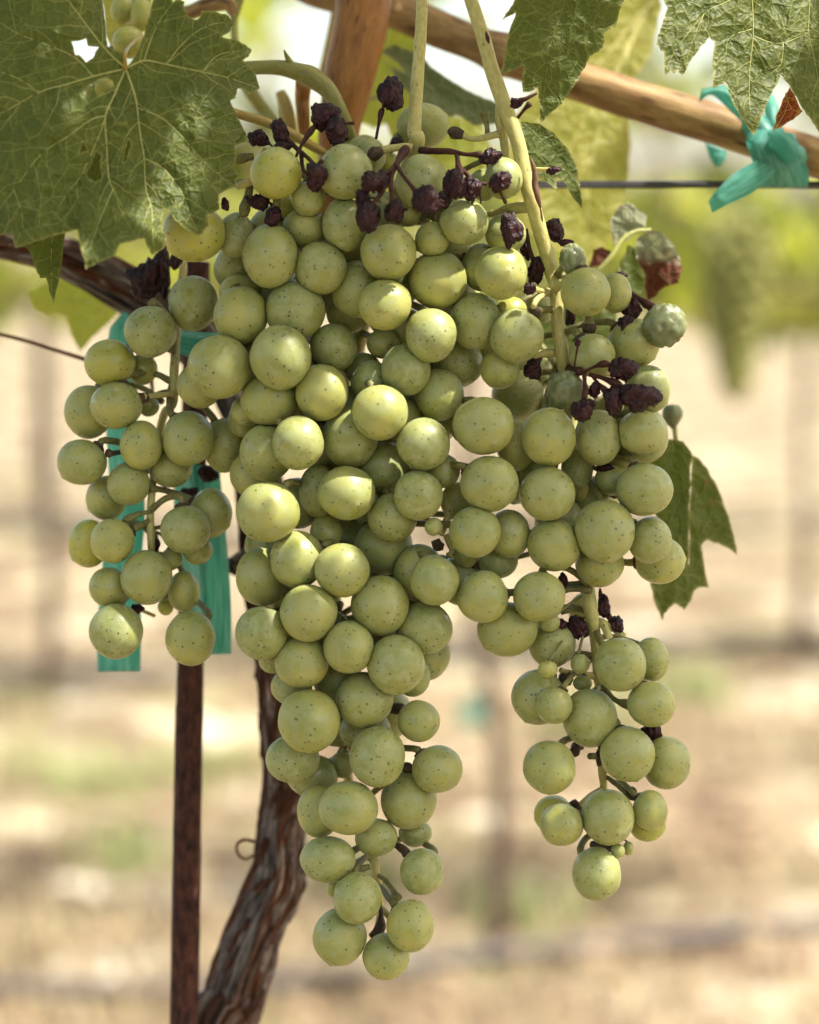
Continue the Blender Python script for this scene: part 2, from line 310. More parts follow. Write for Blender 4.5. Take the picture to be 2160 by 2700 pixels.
# clods of soil and weed tufts: nobody could count them
cl=MB(); ico=bmesh.new(); bmesh.ops.create_icosphere(ico,subdivisions=1,radius=1); IV=[v.co.copy() for v in ico.verts]; IF=[tuple(v.index for v in f.verts) for f in ico.faces]; ico.free()
for i in range(2600):
    y=2.2+6.5*random.random()**1.3; x=random.uniform(-.35,.35)*y; r=.006+.022*random.random()**3; s=random.random()*90
    cl.add([Vector((x,y,gz(x,y)+r*.2))+Vector((v.x*1.3,v.y,v.z*.7))*r*(1+.35*noise.noise(v*1.7+Vector((s,0,0)))) for v in IV],IF,[(x*9,y*9,s)]*len(IV))
props(cl.build('soil_clods',simple('clod_soil',(.28,.22,.14),(.14,.09,.06),scale=.7,rough=.95,spec=.1),None,kind='stuff',smooth=False),'scattered dry soil clods and pebbles on the vineyard floor')
def blades(name,n,cx,mat,lab,h=(.03,.10)):
    b=MB()
    for i in range(n):
        c=random.choice(cx); x=c[0]+random.gauss(0,c[2]); y=c[1]+random.gauss(0,c[2]*.8); hh=random.uniform(*h); a=random.random()*6.28; l=random.uniform(.2,.9)*hh
        p=Vector((x,y,gz(x,y)-.004)); q=Vector((math.cos(a),math.sin(a),0)); sd=Vector((-q.y,q.x,0))*.003
        b.add([p-sd,p+sd,p+q*l*.35+Vector((0,0,hh*.65))+sd*.7,p+q*l*.35+Vector((0,0,hh*.65))-sd*.7,p+q*l+Vector((0,0,hh))],[(0,1,2,3),(3,2,4)],[(x*9,y*9,0)]*5)
    props(b.build(name,mat,None,kind='stuff',smooth=False),lab)
def gxy(x,y,s): g=G(x,y); return (g.x,g.y,s)
blades('green_weeds',1100,[gxy(300,1640,.12),gxy(480,1620,.06),gxy(1480,1480,.05),gxy(1230,1560,.06),gxy(250,1840,.05),gxy(760,1880,.04),gxy(1120,1950,.05),gxy(1350,1480,.08),gxy(-100,1500,.1),gxy(1900,1700,.1),gxy(150,1650,.08)],simple('weed_green',(.17,.21,.06),(.24,.27,.10),scale=.9,rough=.7),'low green weeds growing in loose patches between the rows')
blades('dry_straw',5200,[gxy(random.uniform(-200,1900),random.uniform(1330,2250),.16) for _ in range(40)],simple('straw_dry',(.34,.27,.15),(.24,.18,.10),scale=.9,rough=.8),'dry straw coloured grass lying over the vineyard floor',(.02,.06))

# ------------------------------------------------------------------ generic leaves for masses of foliage
def leaf_shape(nt_=40,ser=.07):
    ring=[]
    for k in range(nt_+1):
        th=math.radians(-162+324*k/nt_); a=th
        r=.62+.22*max(0,math.cos(a*2.5))**1.5+.16*max(0,math.cos(a))**3
        if abs(th)>2.2: r*=.92
        r*=1+ser*(1 if k%2 else -1)
        ring.append((math.sin(a)*r,math.cos(a)*r))
    return ring
def add_leaf(mb,pos,size,ax,up,ring,seed,mi=0):
    ax=ax.normalized(); nr=up-ax*up.dot(ax); nr.normalize(); sd=ax.cross(nr)
    V=[pos];A=[(seed,seed,0)];n=len(ring)
    for f in (.5,1):
        for x,y in ring:
            x*=f;y*=f; z=-.28*x*x-.22*y*abs(y)+.10*noise.noise(Vector((x*2.2,y*2.2,seed)))+.05*abs(x)
            V.append(pos+sd*x*size+ax*y*size+nr*z*size); A.append((x*size*100+seed*3,y*size*100,0))
    Fc=[(0,1+i,2+i) for i in range(n-1)]+[(1+i,1+n+i,2+n+i,2+i) for i in range(n-1)]
    mb.add(V,Fc,A,mi)
RING=leaf_shape(40); RINGS=leaf_shape(16,.1)
def foliage(name,n,posfn,size,mats,parent,ring,label=None,droop=.6):
    b=MB()
    for i in range(n):
        p=posfn(); a=random.random()*6.283
        ax=Vector((math.cos(a),math.sin(a),-droop+random.gauss(0,.35))); up=Vector((random.gauss(0,.45),random.gauss(0,.45)-.15,1))
        add_leaf(b,p,size*random.uniform(.65,1.2),ax,up,ring,random.random()*50,random.choices(range(len(mats)),[4,2,1][:len(mats)])[0])
    me=mesh(name,b.v,b.f,True,{'lc':b.a,'edge':np.zeros(len(b.v))},b.m)
    return link(name,me,mats,parent,label,'stuff')

# ------------------------------------------------------------------ rows of vines behind
LOWS=None
def ball(seg=10,rings=7):
    bm=bmesh.new(); bmesh.ops.create_uvsphere(bm,u_segments=seg,v_segments=rings,radius=1); me=bpy.data.meshes.new('berry'); 
    at=None; bm.to_mesh(me); bm.free(); me.polygons.foreach_set('use_smooth',[True]*len(me.polygons))
    at=me.attributes.new('gc','FLOAT_VECTOR','POINT'); at.data.foreach_set('vector',np.array([v.co[:] for v in me.vertices],np.float32).ravel()); me.materials.append(simple('far_berry_skin',(.13,.14,.025),(.19,.19,.04),src='gc',rough=.6)); return me
BERRY=ball(12,8)
def far_bunch(top,h,wd,label,n=46):
    r=empty('grape_bunch',top,label,'grape bunch','grape bunches hanging in the row behind')
    tube('peduncle',[(top+Vector((0,0,.05)),.002),(top+Vector((0,0,-.02)),.0025),(top-Vector((0,0,h*.9)),.001)],M['pedicel'],r,seg=6,sub=3)
    for i in range(n):
        t=(i+.5)/n; z=-h*t; rr=wd*(1-t)**.6*(.9 if t>.08 else .5); a=i*2.4
        o=bpy.data.objects.new('grape',BERRY); COL.objects.link(o); o.parent=r
        o.location=Vector((math.cos(a)*rr*.8,math.sin(a)*rr*.8,z+random.gauss(0,.004))); s=random.uniform(.009,.0115); o.scale=(s,s,s*1.04)
def back_vine(base,toph,lean,label,nleaf,leafbox,gap=None,tr=.018,stake=False,mats=('leaf_lime','leaf','leaf_yellow')):
    r=empty('grapevine',base,label,'grapevine','grapevines in the rows behind')
    top=base+Vector((lean[0],lean[1],toph))
    tube('trunk',[(base-Vector((0,0,.03)),tr*1.25),(base+Vector((lean[0]*.1+.015,0,toph*.3)),tr),(base+Vector((lean[0]*.6-.01,lean[1]*.5,toph*.65)),tr*.9),(top,tr*.95)],M['far_bark'],r,seg=10,sub=6,ridges=.25)
    for s in (-1,1):
        tube('arm',[(top,tr*.8),(top+Vector((s*.22,s*.05,.05)),tr*.6),(top+Vector((s*.62,s*.13,.04)),tr*.4)],M['far_bark'],r,seg=8,sub=5,ridges=.2)
    x0,x1,y0,y1,z0,z1=leafbox
    for k in range(6):
        x=x0+(x1-x0)*(k+.5)/6
        tube('shoot',[(Vector((x,(y0+y1)/2,top.z)),.005),(Vector((x+random.gauss(0,.05),(y0+y1)/2+random.gauss(0,.05),(top.z+z1)/2)),.004),(Vector((x+random.gauss(0,.1),(y0+y1)/2+random.gauss(0,.12),z1)),.002)],M['cane'],r,seg=6,sub=4)
    def pf():
        while True:
            p=Vector((random.uniform(x0,x1),random.uniform(y0,y1),z0+(z1-z0)*random.random()**1.25))
            if gap is None or gap(p): return p
    foliage('foliage',nleaf,pf,.075,[M[m] for m in mats],r,RINGS)
    return r
def gap_sky(p):     # the canopy is thin: gaps by a coarse noise
    return noise.noise(Vector((p.x*5.5,p.y*2,p.z*5.5)))>-.12
gB=G(1040,2010); gL=G(100,1455)
back_vine(gB,.90,(-.05,.0),'young grapevine with thin leaning trunk in the next row, right of the long bunch',150,(gB.x-.7,gB.x+1.0,gB.y-.1,gB.y+.35,.93,1.55),gap_sky,tr=.013)
back_vine(gL,.90,(.0,.05),'grapevine with upright trunk in a farther row, left of the rusty stake',230,(gL.x-1.0,gL.x+.75,gL.y-.2,gL.y+.25,.84,1.22),gap_sky,tr=.015)
for (x,y,lab) in ((.95,5.0,'grapevine in the second row back, at the right edge'),(.25,7.0,'grapevine in the third row back, behind the large bunch'),(-1.3,7.4,'grapevine in the third row back, at the left edge'),(1.7,7.2,'grapevine in the third row back, far right')):
    back_vine(Vector((x,y,0)),.9,(.02,0),lab,300,(x-.9,x+.9,y-.25,y+.25,.80,1.20),gap_sky,tr=.014)
back_vine(Vector((-.35,-1.75,0)),.9,(.0,.0),'unseen grapevine added behind the camera to cut front light, left',420,(-1.3,.55,-2.0,-1.5,.75,1.75),None,tr=.02)  # unseen vine pair, added behind the camera to block low frontal sky light
back_vine(Vector((1.45,-1.75,0)),.9,(.0,.0),'unseen grapevine added behind the camera to cut front light, right',420,(.55,2.4,-2.0,-1.5,.75,1.75),None,tr=.02)
far_bunch(D(1555,470,2.55),.215,.062,'blurred green bunch hanging right of the dried leaf, behind the main bunches',110)
# thin dark tube along the next row
hp=[G(-500,2110,.02),G(0,2078,.02),G(300,2082,.02),G(640,2062,.02),G(1000,2010,.02),G(1300,1985,.02),G(1725,1940,.02),G(2300,1890,.02)]
props(tube('soil_tube',[(p,.010) for p in hp],simple('dark_tube',(.045,.038,.040),(.08,.07,.07),rough=.6),seg=8,sub=6),'thin dark tube lying along the soil of the next row','hose')
hp2=[G(-400,1500,.02),G(0,1440,.02),G(600,1400,.02),G(1100,1385,.02),G(1725,1330,.02),G(2100,1300,.02)]  # thin dark tube along the farther row
props(tube('soil_tube',[(p,.010) for p in hp2],M['wire'],seg=8,sub=6),'thin dark tube along the farther row by the upright trunk','hose')
# teal tie on the back trunk
tk=P(993*K,1500*K,(gB-CAM).dot(FW)*.985)
tt=MB(); ttv=[];
for j in range(6):
    for k in range(12): a=k/12*6.283; ttv.append(tk+Vector((math.cos(a)*.015,math.sin(a)*.015,-.018+j*.007)))
tt.add(ttv,[(j*12+k,j*12+(k+1)%12,(j+1)*12+(k+1)%12,(j+1)*12+k) for j in range(5) for k in range(12)],[(0,0,0)]*len(ttv))
props(tt.build('tie_tape',M['tape']),'blurred teal tape tied round the thin leaning trunk behind','tape')

# ------------------------------------------------------------------ the near vine
vine=empty('grapevine',(-.08,.68,0),'near grapevine with shaggy brown trunk and left arm behind the bunches','grapevine')
def dpath(pts): return [(D(x,y,d), r*K/F*d) for x,y,r,d in pts]
tr_pts=[(Vector((-.075,.72,-.03)),.013),(Vector((-.088,.70,.25)),.0105),(Vector((-.09,.69,.55)),.0092)]+dpath([(440,2260,60,.685),(482,2140,57,.684),(515,2040,57,.683),(558,1920,54,.682),(590,1840,54,.68),(592,1760,46,.68),(603,1640,46,.68),(592,1500,44,.678),(585,1400,44,.677),(560,1230,46,.676),(545,1000,44,.675),(510,850,44,.675),(450,760,46,.674),(380,690,45,.672),(290,625,44,.668),(200,575,40,.665),(110,535,36,.662),(0,508,34,.66),(-150,500,32,.66),(-420,480,30,.67)])
tube('trunk',tr_pts,M['bark'],vine,'brown shaggy trunk bending left into a thick arm',seg=64,sub=16,ridges=.26,bump=.06,bscale=160)
# peeling bark strips lying on the trunk
for i in range(110):
    k=random.randint(3,11); p0=tr_pts[k]; p1=tr_pts[k+1]; f=random.random(); a=random.uniform(0,6.28); L_=random.uniform(.25,.9)
    path=[]
    for q in range(5):
        t=f+(q-2)/4*L_; t=max(0,min(1,t)); c=p0[0].lerp(p1[0],t); r=p0[1]*(1-t)+p1[1]*t; ax=(p1[0]-p0[0]).normalized()
        e1=ax.cross(Vector((0,1,0))).normalized(); e2=ax.cross(e1); aa=a+(q-2)*.10
        path.append((c+(e1*math.cos(aa)+e2*math.sin(aa))*r*(1.0+.03*(abs(q-2)==2)),.0011*(1-.3*abs(q-2))+.0002))
    tube('bark_strip',path,M['bark'],vine,seg=6,sub=3,bump=.4,bscale=400)
tube('knot',dpath([(540,1175,34,.672),(505,1190,26,.668),(484,1190,14,.664)]),M['bark'],vine,seg=12,sub=4,ridges=.2)
tube('tendril',dpath([(536,1772,4,.672),(515,1768,4,.668),(500,1778,4,.668),(502,1798,4,.668),(518,1808,4,.669),(534,1800,4,.672)]),M['tendril'],vine,seg=6)
tube('tendril',dpath([(-30,698,4,.66),(40,714,4.5,.66),(110,735,4.5,.66),(180,757,5,.66),(240,775,4,.665)]),M['tendril'],vine,'thin brown tendril at the left edge',seg=6)
tube('tendril',dpath([(312,740,4,.66),(318,790,4.5,.66),(322,830,4,.66)]),M['tendril'],vine,seg=6)
# canes
tube('cane',dpath([(560,-90,36,.70),(660,-22,36,.69),(800,12,37,.68),(940,68,38,.675),(1010,96,38,.671),(1060,115,47,.67),(1100,130,40,.67),(1240,180,42,.668),(1420,236,42,.666),(1580,285,42,.664),(1725,335,41,.662),(2000,430,40,.66)]),M['cane'],vine,'ripe brown cane crossing the top diagonally',seg=28,sub=10,bump=.08,bscale=55,ridges=.012)
tube('cane',[(D(780,-260,.66),.0057)]+dpath([(768,-30,58,.655),(760,50,57,.653),(742,130,54,.652),(728,200,50,.652),(715,270,44,.654),(700,400,40,.66),(640,600,40,.67)]),M['cane_orange'],vine,'thick orange brown upright cane',seg=28,sub=10,bump=.04,bscale=80)
tube('cane',pxpath(2,[(640,-60,30,.70),(600,150,28,.70),(560,330,26,.70),(520,480,20,.70)]),M['yellow_stem'],vine,seg=12)
tube('shoot',pxpath(2,[(60,395,38,.625),(150,385,40,.622),(300,385,44,.62),(410,410,52,.62),(480,440,62,.62),(560,500,52,.62),(620,590,42,.62),(680,720,38,.622),(720,860,34,.63)]),M['green_shoot'],vine,'curved green shoot arching over the left shoulder of the big bunch',seg=20,sub=8,bump=.08,bscale=120)
tube('shoot',pxpath(2,[(395,420,30,.622),(345,335,16,.618),(322,285,4,.615)]),M['green_shoot'],vine,seg=10)
tube('shoot',pxpath(2,[(430,470,45,.64),(425,560,42,.645),(430,650,38,.645),(435,760,34,.65)]),M['cane_orange'],vine,seg=14,sub=5,bump=.15,bscale=150)
tube('shoot',pxpath(2,[(300,520,28,.66),(330,600,40,.66),(350,720,45,.66),(360,820,30,.66)]),M['yellow_stem'],vine,seg=12)
tube('shoot',pxpath(1,[(1370,-60,38,.67),(1340,40,34,.67),(1330,140,20,.67),(1350,330,26,.67),(1400,470,40,.68),(1480,600,45,.69),(1560,700,42,.69)]),M['green_shoot'],vine,seg=14)
tube('shoot',pxpath(1,[(1000,60,30,.66),(1080,70,40,.655),(1180,30,45,.65),(1290,15,45,.65),(1330,80,28,.65)]),M['cane'],vine,seg=14,bump=.1,bscale=120)
tube('shoot',pxpath(2,[(650,600,18,.66),(740,580,18,.66),(850,555,16,.665),(960,540,14,.67)]),M['green_shoot'],vine,seg=10)
tube('petiole',pxpath(2,[(-60,600,24,.605),(50,645,26,.61),(200,690,28,.612),(350,755,30,.615),(480,830,28,.618),(600,900,20,.625)]),M['yellow_stem'],vine,seg=14,sub=7)
tube('petiole',pxpath(1,[(712,388,13,.5775),(712,345,10,.574),(714,300,9,.574),(735,265,10,.60),(800,200,12,.62)]),M['yellow_stem'],vine,seg=10)

# ------------------------------------------------------------------ traced leaves, each at its own depth with relief
def segdist(pts,polys):
    d=np.full(len(pts),1e9)
    for pl in polys:
        for a,b in zip(pl[:-1],pl[1:]):
            a=np.array(a);b=np.array(b);ab=b-a;L2=(ab**2).sum()+1e-9
            t=np.clip(((pts-a)@ab)/L2,0,1); d=np.minimum(d,np.hypot(*(pts-(a+t[:,None]*ab)).T))
    return d
def inside(pts,poly):
    x,y=pts[:,0],pts[:,1]; c=np.zeros(len(pts),bool); n=len(poly)
    for i in range(n):
        x1,y1=poly[i]; x2,y2=poly[(i+1)%n]
        if y1==y2: continue
        k=((y1>y)!=(y2>y))&(x<(x2-x1)*(y-y1)/(y2-y1)+x1); c^=k
    return c
def roughen(poly,step,amp,seed):
    out=[];n=len(poly)
    for i in range(n):
        a=np.array(poly[i]);b=np.array(poly[(i+1)%n]);L_=np.hypot(*(b-a));k=max(1,int(L_/step)); nr=np.array([-(b-a)[1],(b-a)[0]])/(L_+1e-9)
        for j in range(k):
            t=j/k; o=amp*math.sin(math.pi*t)*(noise.noise(Vector((a[0]*.05+t*3,a[1]*.05,seed)))*1.6+.25) if k>1 else 0
            out.append(tuple(a+(b-a)*t+nr*o))
    return out
def grape_leaf(t,outline,veins,depth,mat,vmat='vein',holes=(),sp=9,rel=1.0,auto=True,vw=1.0,label=None,seed=1,brown=None,amp=3,parent=None,bulge=.0010):
    s=TL[t][2]
    ol=roughen([tp(t,*p) for p in outline],sp,amp,seed); hs=[roughen([tp(t,*p) for p in h],4,1.5,seed+3) for h in holes]
    vn=[([tp(t,*p) for p in v],w_/s) for w_,v in veins]
    vn=[([tuple(q) for q in catmull(v,4)],w_) for v,w_ in vn]
    polys=[v for v,_ in vn]; arr=np.array(ol); lo=arr.min(0); hi=arr.max(0)
    # secondary veins: grow out of the main ones until they meet another vein or the margin
    if auto:
        allv=list(vn); R=random.Random(seed)
        for v,w_ in vn:
            acc=0; side=R.choice((-1,1)); cum=0; tot=sum(math.dist(v[i],v[i+1]) for i in range(len(v)-1))
            for i in range(1,len(v)-1):
                dl=math.dist(v[i],v[i-1]); acc+=dl; cum+=dl
                if acc>R.uniform(34,56):
                    acc=0; side=-side; dx=np.array(v[i+1])-np.array(v[i-1]); dx/=np.hypot(*dx)+1e-9
                    for sd in (side,)+((-side,) if R.random()<.4 else ()):
                        a=sd*R.uniform(.75,1.05); q=np.array([dx[0]*math.cos(a)-dx[1]*math.sin(a),dx[0]*math.sin(a)+dx[1]*math.cos(a)])
                        p=np.array(v[i],float); path=[tuple(p)]; 
                        ex=[z for z,_ in allv]
                        for k in range(26):
                            a2=R.gauss(0,.10)-sd*.025; q=np.array([q[0]*math.cos(a2)-q[1]*math.sin(a2),q[0]*math.sin(a2)+q[1]*math.cos(a2)]); p=p+q*6.5
                            if not inside(p[None],ol)[0] or any(inside(p[None],h)[0] for h in hs): break
                            path.append(tuple(p))
                            if k>2 and segdist(p[None],ex)[0]<4.5: break
                        if len(path)>3: allv.append((path,w_*.30))
        vn=allv
    gx=np.arange(lo[0],hi[0],sp); gy=np.arange(lo[1],hi[1],sp); X,Y=np.meshgrid(gx,gy); X[1::2]+=sp/2
    pts=np.stack([X.ravel(),Y.ravel()],1); pts+=rng.normal(0,sp*.06,pts.shape)
    k=inside(pts,ol)&(segdist(pts,[ol+[ol[0]]])>sp*.45)
    for h in hs: k&=~inside(pts,h)&(segdist(pts,[h+[h[0]]])>sp*.4)
    pts=pts[k]
    V=[Vector(p) for p in ol]; E=[(i,(i+1)%len(ol)) for i in range(len(ol))]
    for h in hs: b=len(V); V+=[Vector(p) for p in h]; E+=[(b+i,b+(i+1)%len(h)) for i in range(len(h))]
    V+=[Vector(p) for p in pts]
    r=delaunay_2d_cdt(V,E,[],0,1e-4); vv=np.array([v[:] for v in r[0]]); ff=np.array(r[2])
    cen=vv[ff].mean(1); kk=inside(cen,ol)
    for h in hs: kk&=~inside(cen,h)
    ff=ff[kk]
    mp=[v for v,_ in vn[:max(len(polys),1)]] if polys else []
    def dep(q):
        q=np.asarray(q,float); d=np.array([depth(x,y) for x,y in q])
        if mp: dv=segdist(q,mp); d-=bulge*rel*(1-np.exp(-dv/26.0))        # tissue rises between the veins
        d+=np.array([.0016*rel*noise.noise(Vector((x*.008,y*.008,seed)))+.0007*rel*noise.noise(Vector((x*.03,y*.03,seed))) for x,y in q]); return d
    dd=dep(vv); W=[P(x,y,d) for (x,y),d in zip(vv,dd)]
    ed=segdist(vv,[ol+[ol[0]]]+[h+[h[0]] for h in hs]); edge=np.clip(1-ed/3.0,0,1)
    at={'lc':np.stack([vv[:,0]*.011+seed*7,vv[:,1]*.011,np.zeros(len(vv))],1),'edge':edge}
    if brown: at['brown']=np.array([brown(x,y) for x,y in vv])
    lf=link('leaf',mesh('leaf',W,ff.tolist(),True,at),M[mat],parent or vine,label)
    vm=MB()
    for v,w_ in vn:
        v=v[::1]; d=dep(v); m_=len(v)
        path=[(P(x,y,dq-.00006),max(w_*(1-.72*i/(m_-1)),.55)*vw/F*.6) for i,((x,y),dq) in enumerate(zip(v,d))]
        path=[(p_,r_*.8) for p_,r_ in path]; g=tube_geo(path,seg=6,sub=1); vm.add(*g)
    if vn:
        me=mesh('vein',vm.v,vm.f,True,{'tc':vm.a}); vo=bpy.data.objects.new('vein',me); me.materials.append(M[vmat]); COL.objects.link(vo); vo.parent=lf
    return lf

o1=[(755,340),(800,240),(835,130),(870,0),(885,-70),(960,-40),(985,15),(1000,-10),(1050,10),(1045,45),(1070,90),(1110,112),(1135,100),(1145,60),(1220,62),(1290,82),(1337,125),(1310,180),(1262,210),(1340,225),(1400,255),(1432,285),(1415,320),(1380,345),(1430,380),(1458,430),(1478,502),(1440,530),(1405,540),(1385,512),(1350,505),(1340,560),(1310,572),(1340,640),(1370,700),(1400,755),(1418,802),(1380,815),(1338,830),(1348,890),(1330,950),(1358,1000),(1340,1060),(1290,1080),(1245,1105),(1250,1190),(1215,1212),(1180,1220),(1185,1285),(1135,1342),(1090,1325),(1040,1290),(990,1245),(965,1190),(935,1188),(920,1240),(925,1310),(952,1350),(935,1410),(865,1450),(835,1400),(820,1355),(740,1375),(680,1390),(655,1452),(570,1490),(487,1532),(465,1430),(440,1305),(330,1330),(200,1375),(120,1402),(90,1415),(65,1325),(0,1340),(-70,1360),(-110,1250),(-210,1150),(-200,1050),(-300,960),(-230,850),(-340,720),(-290,560),(-390,380),(-300,250),(-310,100),(-220,0),(-220,-150),(-60,-160),(50,-270),(200,-210),(350,-260),(480,-180),(560,-100),(585,0),(605,150),(614,268),(650,285),(700,300),(712,340),(722,380),(740,362)]
h1=[[(408,235),(450,232),(490,218),(500,262),(562,268),(540,300),(535,330),(490,355),(455,315),(428,312)],[(535,470),(560,450),(600,440),(640,462),(648,490),(600,510),(565,548),(545,520)],[(545,860),(575,880),(572,960),(580,1015),(545,1035),(500,1010),(490,980),(520,930)],[(730,790),(746,815),(718,915),(700,925),(712,850)],[(500,490),(530,478),(510,510),(485,530)],[(470,800),(490,840),(500,858),(470,862),(450,880),(462,840)]]
v1=[(8,[(715,390),(820,345),(940,365),(1150,410),(1290,440),(1465,500)]),(8,[(715,390),(760,520),(780,610),(800,780),(820,900),(830,1080),(865,1200),(870,1430)]),(8,[(715,390),(650,540),(600,660),(605,800),(618,1000),(640,1070),(700,1180)]),(8,[(715,390),(530,435),(380,480),(225,525),(0,650),(-200,760)]),(8,[(715,390),(600,280),(520,180),(430,60),(380,-20),(330,-200)]),
 (5,[(820,345),(850,250),(900,130),(980,20)]),(5,[(950,362),(1020,270),(1120,180),(1220,135),(1330,125)]),(4,[(1150,410),(1230,320),(1320,295),(1425,287)]),(5,[(780,612),(900,660),(985,725),(1100,850),(1200,960),(1335,1055)]),(5,[(825,902),(930,960),(1030,1090),(1080,1220),(1130,1330)]),(5,[(600,660),(520,680),(380,780),(230,880),(80,1080),(0,1180),(-80,1260)]),(5,[(600,665),(560,780),(470,980),(400,1080),(280,1250)]),(4,[(225,525),(90,440),(-50,400),(-250,380)]),(5,[(530,435),(430,330),(280,260),(100,190),(0,130),(-180,60)]),(3,[(985,725),(1160,665),(1320,700)]),(4,[(645,1070),(590,1200),(540,1330),(490,1515)]),(3,[(80,1080),(130,1250),(90,1400)])]
def dep1(x,y):
    X,Y=x*2.15625,y*2.15625; d=.5775+.000010*(X-715)-.000004*(Y-390)
    if X<200: d+=.00002*(200-X)
    g=max(0,min(1,(Y-1030)/400))*max(0,min(1,(960-X)/120))*max(0,min(1,(X-300)/160)); d-=.013*g*g*(1.4-.4*g)      # lower lobe swings up to the light
    g2=max(0,min(1,(X-1100)/380)); d+=.010*g2*g2
    g3=max(0,min(1,(X-440)/180))*max(0,min(1,(330-Y)/330)); 
    if X<620: d+=.006*g3
    return d
grape_leaf(1,o1,v1,dep1,'leaf','vein',h1,sp=6,seed=1,rel=1.2,label='large green leaf with insect holes and pale veins, upper left',amp=2)
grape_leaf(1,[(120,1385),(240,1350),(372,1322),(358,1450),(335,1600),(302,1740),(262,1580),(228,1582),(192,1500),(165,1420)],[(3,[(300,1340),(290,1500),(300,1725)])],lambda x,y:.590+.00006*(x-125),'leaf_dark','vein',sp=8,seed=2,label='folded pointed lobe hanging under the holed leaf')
grape_leaf(3,[(0,-10),(-40,60),(-82,112),(0,72),(-20,130),(-44,200),(-62,320),(-86,420),(-40,410),(10,385),(45,372),(38,460),(40,525),(90,520),(128,490),(135,600),(142,700),(200,640),(262,590),(330,490),(400,372),(420,320),(452,300),(500,270),(500,200),(540,160),(570,150),(590,60),(615,0),(640,-150),(500,-260),(300,-320),(100,-260)],
 [(5,[(300,-250),(280,0),(200,250),(142,690)]),(4,[(290,-100),(450,60),(560,140)]),(4,[(270,50),(120,120),(-75,110)]),(3,[(215,220),(330,300),(400,340)]),(3,[(200,260),(60,330),(-70,400)])],lambda x,y:.592+.00002*(x-1500)+.00003*(y-100),'leaf','vein_dim',sp=8,seed=5,label='hanging green leaf left of the cane, upper right')
grape_leaf(3,[(815,-60),(862,45),(828,150),(798,255),(842,295),(848,430),(880,402),(898,425),(922,392),(945,440),(1000,338),(1050,270),(1100,212),(1130,240),(1120,400),(1122,505),(1155,482),(1192,465),(1240,600),(1310,710),(1357,768),(1388,690),(1440,560),(1507,428),(1560,490),(1620,600),(1680,680),(1725,750),(1800,820),(1880,600),(1960,300),(1900,-150),(1400,-350),(1000,-250)],
 [(6,[(1345,-300),(1345,0),(1350,200),(1330,400),(1330,600),(1355,755)]),(5,[(1350,205),(1440,240),(1520,245),(1600,215),(1665,185)]),(5,[(1670,-200),(1672,0),(1665,185),(1690,300),(1720,450),(1780,760)]),(4,[(1520,248),(1505,370),(1400,450)]),(4,[(1345,165),(1215,215),(1195,330)]),(4,[(1340,-60),(1180,20),(1070,80),(900,300),(850,420)]),(3,[(1070,80),(1010,220),(950,420)])],
 lambda x,y:.590+.00003*(x-1900)-.00002*(y-100),'leaf','vein',sp=8,seed=8,label='broad green leaf with toothed points, top right corner')
grape_leaf(3,[(1465,745),(1480,660),(1520,560),(1560,492),(1600,570),(1632,632),(1580,680),(1520,715)],[(3,[(1470,740),(1530,640),(1565,510)])],lambda x,y:.606,'leaf_red','vein_yellow',sp=7,seed=9,label='red mottled leaf tip between the green points',auto=False)
grape_leaf(3,[(560,-120),(800,-80),(835,40),(800,180),(775,290),(720,385),(655,480),(622,600),(655,820),(640,1000),(600,1200),(545,1350),(450,1480),(380,1510),(200,1400),(60,1300),(-40,1000),(-30,700),(60,560),(200,400),(420,200),(540,40)],
 [(10,[(800,-40),(640,250),(500,650),(420,1000),(400,1450)]),(8,[(790,0),(560,420),(330,800),(150,1250)]),(8,[(770,0),(480,350),(180,620),(0,900)]),(7,[(640,260),(600,600),(620,1100)])],lambda x,y:.715+.00004*(x-1500),'leaf_yellow','vein_yellow',sp=14,seed=11,vw=1.2,label='large translucent yellow leaf behind the cane')
grape_leaf(3,[(30,690),(130,702),(215,752),(300,850),(345,940),(366,1050),(380,1192),(322,1120),(268,1020),(235,1012),(240,1090),(180,1040),(110,1000),(70,900),(40,800)],[(4,[(45,700),(180,830),(290,960),(375,1180)])],lambda x,y:.612+.00006*(x-1450),'leaf_dark','vein_dim',sp=8,seed=12,label='small narrow leaf beside the right bunch stem')
grape_leaf(2,[(862,292),(950,252),(1080,305),(1180,395),(1290,470),(1420,540),(1540,590),(1560,700),(1400,715),(1300,650),(1270,670),(1130,600),(1060,560),(1000,500),(925,400),(945,380),(1010,415),(960,350)],[(4,[(900,290),(1080,400),(1250,560),(1480,660)])],lambda x,y:.665,'leaf_under','vein_dim',sp=9,seed=13,label='grey green leaf seen from below between the two long stems')
grape_leaf(2,[(715,660),(770,480),(810,330),(850,160),(930,45),(1045,130),(1090,300),(1150,420),(1260,650),(1450,700),(1500,850),(1440,1000),(1300,980),(1050,930),(950,830),(900,700),(830,730),(770,700)],[(7,[(930,60),(900,350),(960,700)]),(6,[(900,350),(1100,600),(1350,900)])],lambda x,y:.70,'leaf_lime','vein_yellow',sp=12,seed=14,label='yellow green leaf behind the grey green one')
grape_leaf(6,[(1195,1120),(1270,1010),(1310,985),(1385,1000),(1432,1065),(1425,1250),(1412,1450),(1412,1720),(1360,1680),(1280,1500),(1180,1350)],[(3,[(1320,1000),(1350,1250),(1390,1600)])],lambda x,y:.640,'leaf_under' if False else 'leaf_dark','vein_dim',sp=9,seed=15,label='dark shaded half of the folded leaf at the lower right')  # shade on this half put into its darker colour; lit half follows
